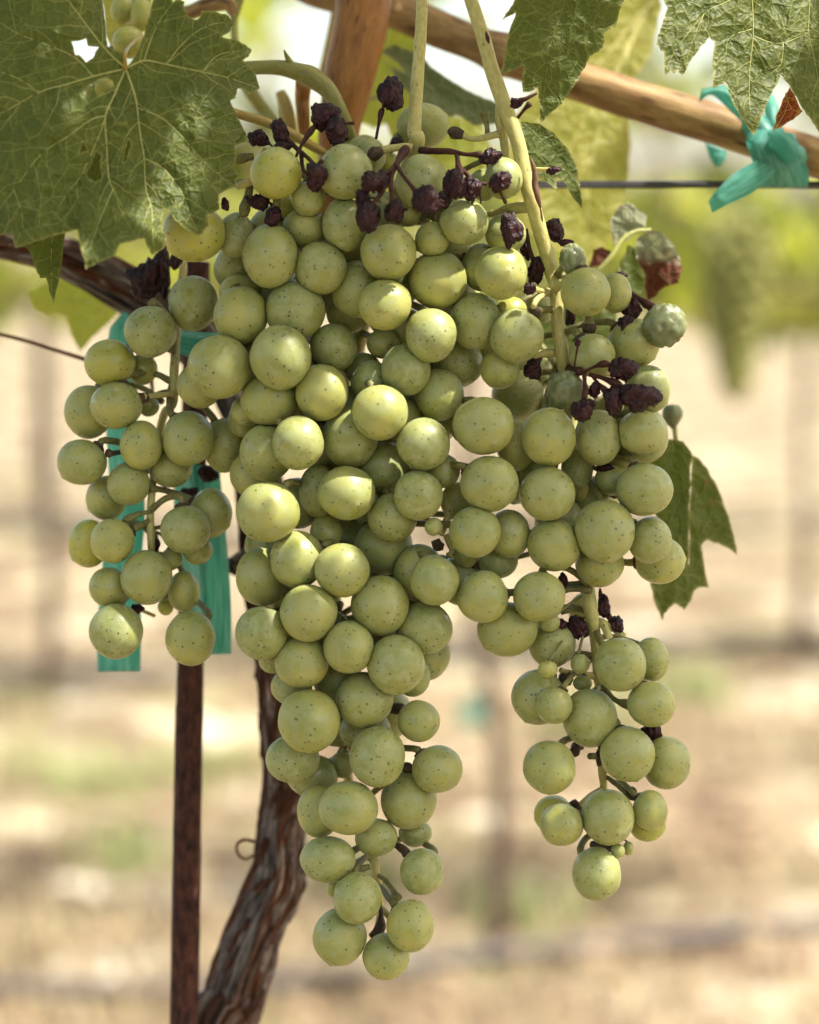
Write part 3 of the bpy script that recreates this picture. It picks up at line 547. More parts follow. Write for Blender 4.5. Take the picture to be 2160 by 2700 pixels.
grape_leaf(6,[(1432,1075),(1470,1095),(1520,1150),(1580,1260),(1640,1420),(1672,1540),(1692,1645),(1620,1600),(1520,1560),(1488,1590),(1500,1680),(1512,1760),(1530,1830),(1470,1830),(1445,1850),(1430,1900),(1390,1960),(1360,1935),(1335,1920),(1300,1950),(1262,2020),(1235,1950),(1215,1900),(1195,1800),(1260,1750),(1340,1720),(1415,1700),(1412,1450),(1425,1250)],[(5,[(1425,1230),(1500,1390),(1580,1520),(1685,1640)]),(4,[(1415,1560),(1440,1700),(1380,1900)]),(3,[(1415,1640),(1300,1800),(1250,1960)])],lambda x,y:.648+.00002*(x-1800),'leaf','vein_dim',sp=9,seed=16,label='green toothed leaf hanging at the right of the right bunch')
def br9(x,y):
    X,Y=(x-1360)*2.156,y*2.156; return float(max(0,min(1,(Y-1440+60*noise.noise(Vector((X*.02,Y*.02,3))))/60)))*(1 if X>690 else 0)
grape_leaf(3,[(535,1250),(590,1170),(640,1150),(700,1190),(745,1225),(740,1290),(680,1330),(600,1390),(560,1400)],[(4,[(560,1420),(640,1330),(740,1290)])],lambda x,y:.650,'leaf_dry','vein_dim',sp=8,seed=17,brown=lambda x,y:0.0,label='pale curled half of the dried leaf')
grape_leaf(3,[(690,1350),(760,1308),(830,1320),(900,1395),(930,1450),(948,1520),(925,1610),(870,1625),(830,1645),(790,1690),(755,1712),(735,1640),(735,1560),(700,1500),(678,1430)],[(3,[(700,1350),(800,1500),(760,1690)])],lambda x,y:.650-.008*math.sin((x-1690)*.02)*.5,'leaf_dry','vein_dim',sp=8,seed=18,brown=br9,rel=3,label='dried leaf with a curled brown tip')
grape_leaf(3,[(400,1540),(430,1480),(440,1420),(490,1400),(545,1430),(530,1470),(480,1510)],[],lambda x,y:.655,'leaf_dry',sp=8,seed=19,brown=lambda x,y:1.0)
grape_leaf(3,[(560,1560),(600,1480),(640,1390),(690,1420),(720,1520),(745,1640),(700,1680),(620,1650)],[(3,[(650,1400),(660,1660)])],lambda x,y:.66,'leaf_dark','vein_dim',sp=9,seed=20)
tube('petiole',pxpath(3,[(460,1550,12,.645),(540,1460,14,.645),(600,1370,14,.646),(670,1320,12,.647),(770,1305,8,.648)]),M['leaf_vein'] if 'leaf_vein' in M else M['vein'],vine,seg=8)
grape_leaf(4,[(40,100),(200,60),(350,120),(445,190),(468,265),(400,330),(320,400),(238,492),(210,440),(188,400),(160,300),(100,270),(60,290),(-30,250),(-60,150)],[(5,[(460,200),(300,300),(235,470)]),(4,[(440,210),(200,200),(0,200)])],lambda x,y:.70,'leaf_lime','vein_yellow',sp=10,seed=21,label='pale green leaf under the thick arm, left edge')
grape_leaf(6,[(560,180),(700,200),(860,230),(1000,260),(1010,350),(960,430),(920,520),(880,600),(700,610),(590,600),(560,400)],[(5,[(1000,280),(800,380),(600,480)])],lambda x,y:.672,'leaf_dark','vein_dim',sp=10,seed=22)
grape_leaf(1,[(560,-60),(760,-80),(860,-40),(870,60),(760,300),(640,300),(600,200),(590,60)],[(5,[(700,-60),(690,100),(650,280)])],lambda x,y:.66,'leaf_yellow','vein_yellow',sp=12,seed=23)
tube('shrivelled_bud',pxpath(6,[(1320,790,10,.65),(1320,800,45,.65),(1322,850,66,.65),(1325,890,45,.65),(1328,930,10,.65)]),M['wrinkled'],vine,seg=12,sub=4,bump=.2,bscale=200)
grape_leaf(1,[(400,760),(520,700),(700,730),(800,760),(790,900),(760,1000),(650,1080),(500,1080),(420,980)],[],lambda x,y:.604,'leaf_dark',sp=10,seed=31,auto=False)
tube('shoot',pxpath(6,[(1322,860,16,.65),(1335,930,15,.65),(1345,1000,14,.648),(1385,1080,10,.647)]),M['green_shoot'],vine,seg=8)
# the rest of the canopy above, which shades the bunches
def pf():
    while True:
        p=Vector((random.uniform(-.75,.95),random.uniform(.0,1.10),random.uniform(1.22,1.72)))
        if noise.noise(Vector((p.x*6,p.y*6,p.z*6)))>-.45: return p
foliage('foliage',585,pf,.064,[M['leaf'],M['leaf_dark'],M['leaf_lime']],vine,RING,droop=.35)

# ------------------------------------------------------------------ stake, wire, tapes
a=D(401,1400,.668); b=D(388,2156,.668); dr=(b-a).normalized(); base=a+dr*((0-a.z)/dr.z)
props(tube('metal_stake',[(a-dr*.13,27*K/F*.668),(a,28*K/F*.668),(b,30*K/F*.668),(base-Vector((0,0,.05)),30*K/F*.668)],M['rust'],seg=24,sub=12,bump=.03,bscale=120),'rusty iron stake standing upright left of the vine trunk','stake')
wl=D(200,388,.664); wr=D(1725,389,.664); dv=(wr-wl).normalized()
props(tube('trellis_wire',[(wl-dv*2,.0012),(wl,.0012),(wr,.0012),(wr+dv*2,.0012)],M['wire'],seg=10,sub=4),'grey trellis wire running level behind the bunches under the cane','wire')
def ribbon(rows, name='tail', parent=None, sub=6, th=.00025, label=None, cup=.001):
    """rows: list of (left xy, right xy, depth left, depth right) in preview pixels"""
    L_=catmull([(r[0][0],r[0][1],r[2],r[1][0],r[1][1],r[3]) for r in rows],sub); V=[];A=[];C=6
    for i,q in enumerate(L_):
        for k in range(C):
            t=k/(C-1); x=q[0]*(1-t)+q[3]*t; y=q[1]*(1-t)+q[4]*t; d=q[2]*(1-t)+q[5]*t - cup*math.sin(math.pi*t)+.0006*noise.noise(Vector((i*.5,k*1.3,x*.01)))
            V.append(D(x,y,d)); A.append((t*2,i*.3,0))
    n=len(L_); Fc=[(i*C+k,i*C+k+1,(i+1)*C+k+1,(i+1)*C+k) for i in range(n-1) for k in range(C-1)]
    o=link(name,mesh(name,V,Fc,True,{'tc':A}),M['tape'],parent,label)
    sm=o.modifiers.new('s','SOLIDIFY'); sm.thickness=th; sm.offset=0; return o
tA=empty('tie_tape',D(1640,320,.66),'teal plastic tape knotted round the cane and the wire at the upper right','tape')
ribbon([((1572,292),(1560,250),.660,.660),((1578,320),(1640,262),.622 if False else .652,.652),((1600,345),(1660,300),.650,.650),((1640,385),(1700,352),.655,.655),((1655,395),(1702,396),.664,.664)],'wrap',tA,cup=.003)
ribbon([((1580,262),(1660,285),.655,.652),((1572,300),(1670,310),.648,.648),((1590,352),(1685,345),.648,.648),((1600,394),(1702,392),.657,.657)],'wrap',tA,cup=.004)
ribbon([((1500,448),(1492,424),.645,.645),((1535,430),(1512,398),.644,.644),((1585,405),(1550,362),.644,.644),((1625,370),(1600,335),.645,.645),((1650,335),(1640,310),.648,.648)],'tail',tA,cup=.0007)
ribbon([((1472,215),(1478,188),.655,.655),((1500,200),(1530,182),.654,.654),((1545,240),(1575,205),.653,.653),((1600,290),(1620,255),.652,.652),((1640,320),(1655,300),.650,.650)],'tail',tA,cup=.002)
ribbon([((1620,300),(1650,290),.652,.652),((1612,240),(1640,230),.655,.655),((1580,180),(1618,176),.662,.662),((1570,150),(1610,150),.665,.665)],'tail',tA,cup=.002)
ribbon([((1485,300),(1530,318),.676,.676),((1495,330),(1528,335),.676,.676),((1508,350),(1518,348),.676,.676)],'tail',tA)
tube('knot',dpath([(1625,292,14,.650),(1645,300,24,.644),(1665,318,22,.644),(1690,335,12,.652)]),M['tape'],tA,seg=14,sub=6,bump=.5,bscale=260)
tB=empty('tie_tape',D(400,700,.66),'long teal tape hanging in two tails from the rusty stake behind the left bunch','tape')
ribbon([((232,690),(262,655),.650,.650),((226,740),(272,735),.650,.650),((226,820),(290,830),.655,.655),((225,930),(290,930),.656,.656),((232,1060),(305,1060),.656,.656),((215,1200),(298,1190),.655,.655),((206,1330),(297,1325),.655,.655),((206,1414),(296,1413),.655,.655)],'tail',tB,cup=.002)
ribbon([((395,980),(462,980),.650,.650),((408,1090),(472,1090),.650,.650),((420,1200),(482,1190),.650,.650),((428,1300),(487,1290),.650,.650),((430,1379),(487,1377),.650,.650)],'tail',tB,cup=.001)
ribbon([((368,960),(412,960),.660,.649),((368,1090),(420,1090),.662,.649),((385,1220),(432,1210),.664,.649),((408,1330),(434,1330),.664,.649),((425,1378),(433,1378),.660,.650)],'tail',tB,cup=-.001)
ribbon([((255,690),(258,655),.648,.648),((330,722),(330,690),.640,.640),((420,760),(430,700),.640,.640),((480,770),(500,700),.650,.650),((520,740),(530,690),.665,.665)],'wrap',tB,cup=.002)
0 and ribbon([((360,700),(440,700),.645,.645),((365,800),(440,800),.648,.648),((368,900),(450,900),.650,.650),((380,980),(462,985),.650,.650)],'tail',tB,cup=.002)

# ------------------------------------------------------------------ bunches of grapes
# (tile, x, y, rx, ry, rank, flag)   rank 0 = nearest the camera; flag y = yellow, k = small
LEFT=[(4,885,215,143,160,1),(4,640,375,150,150,0),(4,410,555,145,138,1,'y'),(4,595,590,85,90,3,'y'),(4,445,795,148,135,0),(4,290,832,138,152,1),(4,630,800,60,60,3),
 (4,855,985,150,157,0),(4,588,1022,122,140,0),(4,1060,1020,120,155,2),(4,250,1118,142,130,1),(4,515,1240,122,125,1),(4,390,1320,118,125,2),(4,755,1150,125,112,2),
 (4,840,1500,143,137,0),(4,985,1408,122,142,1),(4,425,1565,125,130,0),(4,290,1580,118,140,1,'y'),(9,706,550,167,180,0),(9,462,610,132,130,1),(9,508,898,175,180,0),(9,992,945,160,182,0),
 (9,950,640,105,135,2),(9,1035,370,100,95,2),(9,865,430,72,72,2),(9,830,740,52,55,3,'y')]
CENT=[(1,1105,1322,182,168,1,'y'),(1,1345,1340,110,132,2),(1,1540,1455,160,182,1),
 (2,278,985,148,148,0,'y'),(2,670,980,158,158,0),(2,458,1130,100,100,1),(2,785,885,118,115,2,'b'),(2,1112,715,150,130,2,'b'),(2,1105,1040,150,160,1),(2,1030,1212,70,78,1),(2,910,930,72,70,3,'yb'),
 (2,1345,1265,140,132,0),(2,1165,1360,100,100,0),(2,915,1435,160,161,0),(2,1195,1590,168,166,1),(2,1558,1550,148,155,0),(2,1445,1520,115,135,3),(2,665,1275,128,155,1),(2,440,1295,128,115,2),(2,530,1522,150,150,1),
 (2,335,1180,75,70,3,'y'),(2,1580,1330,118,112,2),(2,1570,1015,108,120,1),(2,1455,1050,85,92,2),
 (4,1155,285,155,165,2),(4,1150,150,120,100,3),(4,1030,575,182,182,1),(4,920,680,130,132,2),(4,1185,830,90,88,3),
 (5,301,522,175,184,0),(5,537,720,152,160,1),(5,240,762,165,150,2),(5,385,255,172,172,2),(5,605,465,132,140,3),(5,885,445,95,85,4),(5,690,270,130,110,3),(5,770,590,105,95,4),
 (5,735,135,148,165,1),(5,895,225,152,146,0),(5,1157,395,147,154,0),(5,1015,590,142,150,1),(5,820,665,118,122,2),(5,1310,555,145,143,2),(5,1410,317,150,160,2),(5,1205,735,142,148,1),
 (5,868,835,160,158,0),(5,1455,912,175,165,0),(5,1116,1015,152,150,0),(5,400,1010,148,155,0),(5,700,975,160,178,1),(5,225,1062,158,162,1),(5,890,1145,155,146,1),(5,1085,1308,140,142,0),
 (5,940,1432,142,143,1),(5,680,1295,165,156,1),(5,520,1285,115,152,3),(5,228,1402,182,172,0),(5,1225,1168,97,99,2),(5,1490,1240,166,160,0),(5,1172,1485,52,52,0),(5,1405,1515,147,145,0),(5,1600,1525,120,140,1),
 (5,1320,880,60,120,4),(5,1310,1340,100,110,4),(5,560,1520,90,110,4),(5,90,880,90,100,4),(5,1000,860,100,120,4),
 (7,410,260,150,168,2),(7,613,160,158,165,1),(7,868,222,156,155,0),(7,677,465,163,163,0),(7,410,580,152,155,1),(7,1083,422,168,170,1),(7,1105,90,170,165,3),(7,1305,240,145,166,1),(7,1393,282,140,145,0),
 (7,1335,553,162,152,2),(7,905,661,144,150,0),(7,1172,760,166,170,0),(7,1268,825,100,118,2),(7,640,740,158,155,1),(7,580,885,118,110,2),(7,470,735,78,76,3),(7,680,1082,178,184,0),(7,995,960,165,160,1),
 (7,587,1297,155,138,1),(7,700,1392,150,120,2),(7,870,1330,75,75,3),(7,1068,1285,158,175,0),(7,1302,1080,122,119,1),(7,1410,1355,146,137,1),(7,905,1574,170,157,0),(7,1245,1530,160,168,1),(7,735,1595,125,148,1),
 (7,1000,1130,150,120,4),
 (10,892,702,141,118,1),(10,1135,590,108,98,2),(10,1332,570,84,70,2),(10,1366,764,112,121,1),(10,1040,898,123,131,0),(10,950,1096,135,146,1),(10,1307,1036,122,132,0),(10,1186,1193,122,118,1),(10,918,850,35,42,3)]
RIGHT=[(6,438,402,152,155,0),(6,340,590,112,112,2),(6,443,742,150,145,3,'b'),(6,405,265,95,90,2,'y'),(6,560,235,100,100,3,'b'),(6,830,150,142,140,0),(6,1000,158,90,114,1),(6,865,510,132,124,1),(6,1105,440,148,142,2),
 (6,1185,705,128,138,1),(6,618,974,157,166,0),(6,900,978,135,160,1),(6,1145,944,136,126,0),(6,1150,965,152,165,2),(6,435,1020,115,148,2),(6,610,1298,160,155,0),(6,1163,1274,161,150,0),(6,936,1510,175,181,0),
 (6,1195,1562,125,135,1),(6,1250,1677,145,136,2),(6,648,1588,155,152,1),(6,978,1220,98,90,3),(6,330,1680,115,100,3),(6,150,1640,75,80,3),(6,780,1150,90,130,4),(6,560,1180,110,120,4),(6,1020,1100,100,90,4),(6,640,830,90,90,4),
 (8,158,158,147,151,0),(8,477,158,149,144,0),(8,823,-28,138,133,1),(8,297,342,175,156,1),(8,535,303,62,57,2),(8,552,430,135,133,2),(8,735,250,88,118,3,'b'),(8,527,570,57,51,0),(8,712,540,55,57,1),(8,940,543,150,155,0),
 (8,1115,515,103,124,1),(8,472,728,149,158,1),(8,565,775,104,108,0),(8,767,846,158,167,0),(8,1115,769,136,130,0),(8,980,1053,158,158,0),(8,1200,1101,140,153,1),(8,537,1128,152,152,0),(8,869,1410,154,158,0),
 (8,1110,1372,100,113,0),(8,1095,1450,106,100,2,'y'),(8,605,1456,126,122,0),(8,560,1395,112,110,1,'y'),(8,804,1735,141,152,0),(8,927,1603,40,43,0),(8,985,1590,32,40,1),(8,725,650,55,45,3)]
HID=[(1,805,85,62,95,1,'y'),(1,735,240,95,92,0,'y'),(1,595,495,75,70,0,'y'),(1,700,60,70,80,2,'y'),(1,640,380,85,90,1,'y'),(1,480,560,80,90,2)]
WR=[(6,1275,338,118,118,0),(6,715,705,100,105,0),(3,325,1475,72,88,0)]
def unit(seg,rings):
    bm=bmesh.new(); bmesh.ops.create_uvsphere(bm,u_segments=seg,v_segments=rings,radius=1)
    V=np.array([v.co[:] for v in bm.verts]); Fc=[tuple(v.index for v in f.verts) for f in bm.faces]; bm.free(); return V,Fc
UV_,UF_=unit(40,26)
CB=np.array([RT[:],UP[:],(-FW)[:]])     # rows: right, up, towards the camera
def near_axis(p,axis):
    best=None
    for a,b in zip(axis[:-1],axis[1:]):
        ab=b-a; t=max(0,min(1,(p-a).dot(ab)/max(ab.length_squared,1e-9))); q=a+ab*t
        if best is None or (q-p).length<(best-p).length: best=q
    return best
def bunch(lst,base,axis,root,sep=.91,cap=.075,blur=0):
    items=[]
    for it in lst:
        t,x,y,rx,ry,rk=it[:6]; s=TL[t][2]; cx,cy=tp(t,x,y); items.append([cx,cy,rx/s,ry/s,rk,it[6] if len(it)>6 else '',0])
    items.sort(key=lambda q:q[4]); done=[]
    for q in items:
        d=(base(q[0],q[1]) if callable(base) else base)+q[4]*.004+(.026 if 'b' in q[5] else 0); rq=(q[2]+q[3])/2; mpp=d/F
        for p in done:
            rp=(p[2]+p[3])/2; D2=math.hypot(p[0]-q[0],p[1]-q[1]); R_=(rp+rq)*sep
            if D2<R_ and (p[4]<q[4] or True): 
                z=math.sqrt(R_*R_-D2*D2)*mpp
                if p[4]<q[4]: d=max(d,p[6]+z*.97)
                elif abs(d-p[6])<z: d=max(d,p[6]+z*.9)
        q[6]=min(d,(base(q[0],q[1]) if callable(base) else base)+cap); done.append(q)
    for i,(cx,cy,rx,ry,rk,fl,d) in enumerate(done):
        c=P(cx,cy,d); a=rx/F*d; b=ry/F*d; r=(a+b)/2
        tgt=near_axis(c,axis)+Vector((0,0,.006)); dirn=(tgt-c); 
        if dirn.length<1e-4: dirn=Vector((0,.5,.8))
        dirn.normalize(); dirn=(dirn+Vector((random.gauss(0,.45),random.gauss(0,.3)+.15,random.gauss(0,.35)+.65))).normalized()
        if dirn.dot(FW)<.12: dirn=(dirn+FW*(.12-dirn.dot(FW))).normalized()
        Rm=np.array(dirn.to_track_quat('Z','Y').to_matrix())           # +Z = stalk end
        spin=np.array(Matrix.Rotation(random.random()*6.28,3,'Z')); Rm=Rm@spin
        sd=random.random()*100
        U=UV_.copy(); rad=np.ones(len(U))
        if r>.003:
            rad+=np.array([.042*noise.noise(Vector(u)*1.1+Vector((sd,0,0)))+.006*noise.noise(Vector(u)*3.5+Vector((sd,3,0))) for u in U])
        tipz=np.clip((-U[:,2]-.985)/.015,0,1); rad+=.055*tipz**2          # style remnant at the tip
        stz=np.clip((U[:,2]-.93)/.07,0,1); rad-=.05*stz
        Wd=(U*rad[:,None])@Rm.T                     # world-frame unit shape
        Cm=Wd@CB.T; Cm[:,0]*=a; Cm[:,1]*=b; Cm[:,2]*=min(a,b)*1.0; Wd=Cm@CB
        for j,p in enumerate(done):
            if j==i: continue
            c2=P(p[0],p[1],p[6]); r2=(p[2]+p[3])/2/F*p[6]; n_=c2-c; L2=n_.length
            if L2<r+r2 and L2>.6*(r+r2) :
                nn=np.array((n_/L2)[:]); hgt=max(L2*r/(r+r2),r*.80); pr_=Wd@nn; ex=np.maximum(pr_-hgt,0); Wd=Wd-ex[:,None]*nn*.93
        me=mesh('grape',Wd,UF_,True,{'gc':U/np.maximum(1e-6,1)}); me.materials.append(M['grape_yellow' if 'y' in fl else 'grape'])
        o=bpy.data.objects.new('grape',me); COL.objects.link(o); o.parent=root; o.location=c-Vector(root.location)
        # pedicel as a sub-part, with its warty brown cap
        s0=c+dirn*r*.95; m1=c+dirn*r*1.35; end=tgt
        pr=min(.0011,r*.16); mb=MB(); L_=(end-m1).length
        end=end+FW*.004 if L_>.02 else end; mid=m1.lerp(end,.5)+dirn*min(.003,L_*.15)+FW*min(.008,L_*.25)
        mb.add(*tube_geo([(s0-dirn*r*.08,pr*1.9),(s0+dirn*r*.05,pr*2.0),(s0+dirn*r*.13,pr*1.45)],seg=8,sub=2,bump=.3,bscale=900),1)
        mb.add(*tube_geo([(s0,pr*1.2),(m1,pr),(mid,pr*.9),(end,pr*1.0)],seg=7,sub=3,bump=.15,bscale=500))
        mo=mb.build('pedicel',[M['pedicel'],M['cap']]); mo.parent=o; mo.matrix_parent_inverse=Matrix.Translation(-c)
    return done
ico=bmesh.new(); bmesh.ops.create_icosphere(ico,subdivisions=4,radius=1); RV=np.array([v.co[:] for v in ico.verts]); RF=[tuple(v.index for v in f.verts) for f in ico.faces]; ico.free()
def shrivel(t,x,y,rx,ry,d,root,name='shrivelled_grape',mat='raisin',amp=.42,fr=1.7,ang=None,label=None,green=False,attrn='gc'):
    s=TL[t][2]; cx,cy=tp(t,x,y); c=P(cx,cy,d); g_=1.0 if green else 1.05; a=rx/s/F*d*g_; b=ry/s/F*d*g_; sd=random.random()*100; W=[]
    ang=random.uniform(-.5,.5) if ang is None else ang; sq=random.uniform(.65,.9)
    for u in RV:
        v=Vector(u); o=Vector((sd,0,0))
        n1=noise.noise(v*.9+o); q=Vector((v.x*fr*1.5,v.y*fr*.75,v.z*fr*1.5))*(1 if not green else .8)+Vector((.5*noise.noise(v*2+o),.5*noise.noise(v*2.3+o*2),0))
        c1=abs(noise.noise(q*.95+o*2)); c2=abs(noise.noise(q*2.1+o*3)); c3=abs(noise.noise(q*4.3+o))
        if green: k=.80+.05*n1+.52*min(c1,.3)**.8+.34*min(c2,.3)**.9+.06*c3
        else: k=.74+amp*1.1*n1+.60*min(c1,.45)**.85+.20*min(c2,.4)
        if v.z<-.9 and green: k-=.12*(-v.z-.9)/.1
        W.append(v*max(k,.3))
    W=np.array([w_[:] for w_ in W]); Rm=np.array(Matrix.Rotation(ang,3,'Z')) 
    C=W.copy(); X=C[:,0]*a; Y=C[:,1]*b; ca,sa=math.cos(ang*.4),math.sin(ang*.4); Z=C[:,2]*min(a,b)*sq
    C=np.stack([X*ca-Y*sa,X*sa+Y*ca,Z],1); Wd=C@CB
    me=mesh(name,Wd,RF,True,{'gc':RV}); me.materials.append(M[mat]); o=bpy.data.objects.new(name,me); COL.objects.link(o); o.parent=root; o.location=c-Vector(root.location)
    if label: o['label']=label
    return o

def bz(x,y): return .592+.00000010*((x-950)**2)*.12
rB=empty('grape_bunch',P(860*1.2,300,.60),'large central bunch of green grapes with withered berries at the top','grape bunch','ripening bunches on the near vine')
rC=empty('grape_bunch',P(1340,300,.60),'right bunch of green grapes with thick pale stem and separate lower tail','grape bunch','ripening bunches on the near vine')
rA=empty('grape_bunch',P(480,700,.61),'small loose bunch hanging left in front of the teal tape','grape bunch','ripening bunches on the near vine')
rD=empty('grape_bunch',P(330,100,.63),'few yellow grapes seen through the notch and holes of the big leaf','grape bunch','ripening bunches on the near vine')
rach=M['rachis']
# stems: main axes follow the photograph where it shows them
axB=[(1110,-60,33,.602),(1098,200,34,.602),(1078,480,37,.602),(1062,740,40,.602),(1065,850,46,.605)]
axBp=pxpath(2,axB)+[(D(800,520,.635),.0026),(D(740,800,.640),.0026),(D(715,1100,.636),.0022),(D(705,1290,.632),.0019),(D(715,1500,.628),.0017),(D(745,1700,.622),.0015),(D(788,1820,.615),.0013),(D(800,1900,.615),.001),(D(795,1950,.615),.0008)]
tube('peduncle',axBp,rach,rB,'straight pale green stem coming down from the top edge',seg=18,sub=8,bump=.05,bscale=200)
axBv=[p for p,_ in axBp[5:]]
axC=pxpath(2,[(1345,-120,36,.598),(1385,0,38,.598),(1450,200,40,.598),(1505,400,42,.598),(1575,600,44,.598),(1650,800,42,.598),(1690,1000,42,.598),(1728,1130,44,.598)])+pxpath(3,[(120,1250,42,.600),(165,1400,42,.602),(205,1545,42,.604)])+pxpath(6,[(660,140,38,.602),(668,300,38,.602),(690,480,38,.602),(715,620,40,.604),(735,800,34,.618),(770,1000,32,.618),(800,1180,34,.612),(805,1290,36,.612),(775,1400,30,.620)])+pxpath(8,[(745,60,42,.612),(765,200,42,.606),(790,320,36,.606),(805,480,30,.610),(815,620,32,.611),(840,720,30,.613),(840,900,27,.613),(838,1120,27,.610),(845,1240,22,.612),(840,1420,16,.62),(830,1560,14,.61),(815,1620,12,.606)])
tube('peduncle',axC,rach,rC,'thick pale stem curving down from the top edge',seg=20,sub=8,bump=.08,bscale=160)
axCv=[p for p,_ in axC[7:]]
axA=pxpath(4,[(815,-120,20,.645),(825,20,24,.640),(800,200,24,.636),(785,420,26,.628),(775,600,26,.622),(770,780,24,.622),(720,840,24,.628),(690,960,22,.632),(665,1150,22,.628),(650,1280,22,.620),(640,1420,22,.618),(645,1600,22,.618)])+pxpath(9,[(745,420,14,.625),(720,650,12,.63),(650,740,12,.628),(760,800,12,.63)])
tube('peduncle',axA,rach,rA,seg=14,sub=7,bump=.1,bscale=200)
axAv=[p for p,_ in axA]
tube('peduncle',pxpath(1,[(820,-120,14,.64),(790,20,14,.64),(740,160,12,.645),(650,350,12,.645)]),rach,rD,seg=10,sub=6)
axDv=[p for p,_ in pxpath(1,[(790,20,14,.65),(740,160,12,.65),(650,350,12,.65)])]
bunch(HID,.625,axDv,rD)
bunch(LEFT,.612,axAv,rA)
# centre and right are stacked together so that they never run into each other
allr=[(i,0) for i in CENT]+[(i,1) for i in RIGHT]
def base_cr(x,y):
    return .590+.000045*max(0,abs(x-1000)-330)*.5+(.004 if y>1900 else 0)
inner=[]; known=[(tp(t,x,y)) for t,x,y,*_ in CENT+RIGHT]
poly=[(600,560),(1180,520),(1420,760),(1500,980),(1640,1100),(1600,1420),(1300,1440),(1150,1640),(1080,1900),(860,1980),(760,1850),(680,1480),(660,900)]
poly=[(x,y) for x,y in poly]; gaps=[(770,725),(1020,812),(1165,600),(1175,690),(1185,780),(975,968),(700,1200),(1085,1105),(945,1150),(705,740),(890,1130)]
for _ in range(9000):
    x=random.uniform(600,1650); y=random.uniform(540,1960)
    if not inside(np.array([[x,y]]),poly)[0] or any(math.dist((x,y),(gx_*K,gy_*K))<95 for gx_,gy_ in gaps): continue
    if any(math.dist((x,y),k_)<62 for k_ in known) or any(math.dist((x,y),(q[1],q[2]))<98 for q in inner): continue
    inner.append((99,x,y,66,68,5))
TL[99]=(0,0,1.0)
bunch(CENT+[q for q in inner if q[1]<1330],base_cr,axBv,rB); RIGHT+=[q for q in inner if q[1]>=1330]
bunch(RIGHT,lambda x,y:.592+.00001*max(0,x-1500),axCv,rC)
for w_ in WR:
    shrivel(w_[0],w_[1],w_[2],w_[3],w_[4],.594,rC,'wrinkled_grape','wrinkled',green=True,fr=1.6,label='wrinkled green grape')
# withered berries: (tile,x,y,rx,ry,depth)
RB=[(2,925,535,72,88,.597),(2,548,665,80,70,.594),(2,622,758,62,80,.592),(2,300,745,46,66,.596),(2,175,790,64,46,.598),(2,180,1150,50,48,.594),(2,500,1012,60,82,.583),(2,310,838,55,32,.594),
 (2,820,1030,62,52,.578),(2,865,1040,42,60,.580),(2,775,1130,38,60,.580),(2,800,1225,62,92,.578),(2,950,1200,55,68,.578),(2,1130,1140,74,70,.576),(2,1500,885,60,42,.590),(2,1295,1050,60,72,.583),(2,1390,1075,52,66,.584),(2,1240,1130,35,50,.588),
 (2,962,805,34,26,.603),(2,265,1228,48,50,.590),(1,1165,860,45,40,.60),(1,1280,1160,22,36,.59)]
for (t,x,y,a_,b_,d) in RB: shrivel(t,x,y,a_,b_,d,rB)
RC_=[(2,1555,1030,52,58,.583),(2,1610,1310,58,92,.585),(3,215,1305,56,60,.604),(3,120,1525,48,74,.604),(3,290,1385,46,24,.603),(3,80,1640,32,32,.592),(3,60,1420,28,50,.606),(3,208,970,36,22,.597),(2,1640,590,36,30,.590),
 (6,1090,235,52,60,.600),(6,1062,335,50,58,.598),(6,1045,595,78,56,.585),(6,1120,745,104,76,.584),(6,992,775,55,76,.584),(6,808,828,58,66,.584),(6,880,700,34,46,.588),(6,525,592,46,56,.600),(6,742,290,32,58,.612),(6,785,440,18,22,.588),(6,515,130,32,33,.585),(6,940,1150,48,26,.602),(6,560,60,30,50,.604),(6,1030,60,32,22,.600),
 (8,700,330,55,66,.604),(8,848,205,34,62,.606),(8,912,318,42,44,.606),(8,605,318,32,38,.602),(8,1125,930,58,52,.602),(8,612,62,26,38,.606)]
for (t,x,y,a_,b_,d) in RC_: shrivel(t,x,y,a_,b_,d,rC)
RA_=[(1,850,1590,100,95,.628),(1,920,1540,46,130,.626),(1,800,1640,60,55,.630),(1,1000,1480,40,46,.622),(4,965,1185,55,42,.64),(4,860,1290,50,28,.64),(9,640,760,42,32,.618),(9,760,345,32,40,.619)]
for (t,x,y,a_,b_,d) in RA_: shrivel(t,x,y,a_,b_,d,rA,amp=.5)
def stk(root,t,pts,dry=True,name='stalk',mat=None):
    tube(name,pxpath(t,pts),mat or M['stalk_dry' if dry else 'rachis'],root,seg=8,sub=5,bump=.22,bscale=420)
for i in range(26):
    tt_,xx,yy,aa,bb,dd=random.choice(RB[:18]); an=random.uniform(0,6.28); ll=random.uniform(.9,1.7)*max(aa,bb)
    stk(rB,tt_,[(xx,yy,7,dd),(xx+math.cos(an)*ll*.6,yy+math.sin(an)*ll*.6,6,dd+.001),(xx+math.cos(an+.3)*ll,yy+math.sin(an+.3)*ll,random.choice((4,9,13)),dd+.002)],name='stalk')
stk(rB,2,[(845,790,8,.598),(862,700,11,.598),(875,640,18,.598),(885,615,10,.598)])
stk(rB,2,[(390,890,9,.590),(430,810,11,.591),(470,750,20,.592),(500,710,10,.594)])
stk(rB,2,[(330,780,12,.596),(400,850,14,.594),(460,900,13,.59),(500,945,12,.586)])
stk(rB,2,[(1010,850,30,.595),(985,890,24,.59),(950,950,16,.584),(900,985,14,.582),(850,1000,10,.58)])
stk(rB,2,[(960,940,16,.584),(1000,1000,11,.580),(1040,1050,13,.578),(1070,1085,18,.577)])
stk(rB,2,[(950,950,15,.584),(930,1030,10,.580),(935,1100,14,.579),(945,1150,18,.578)])
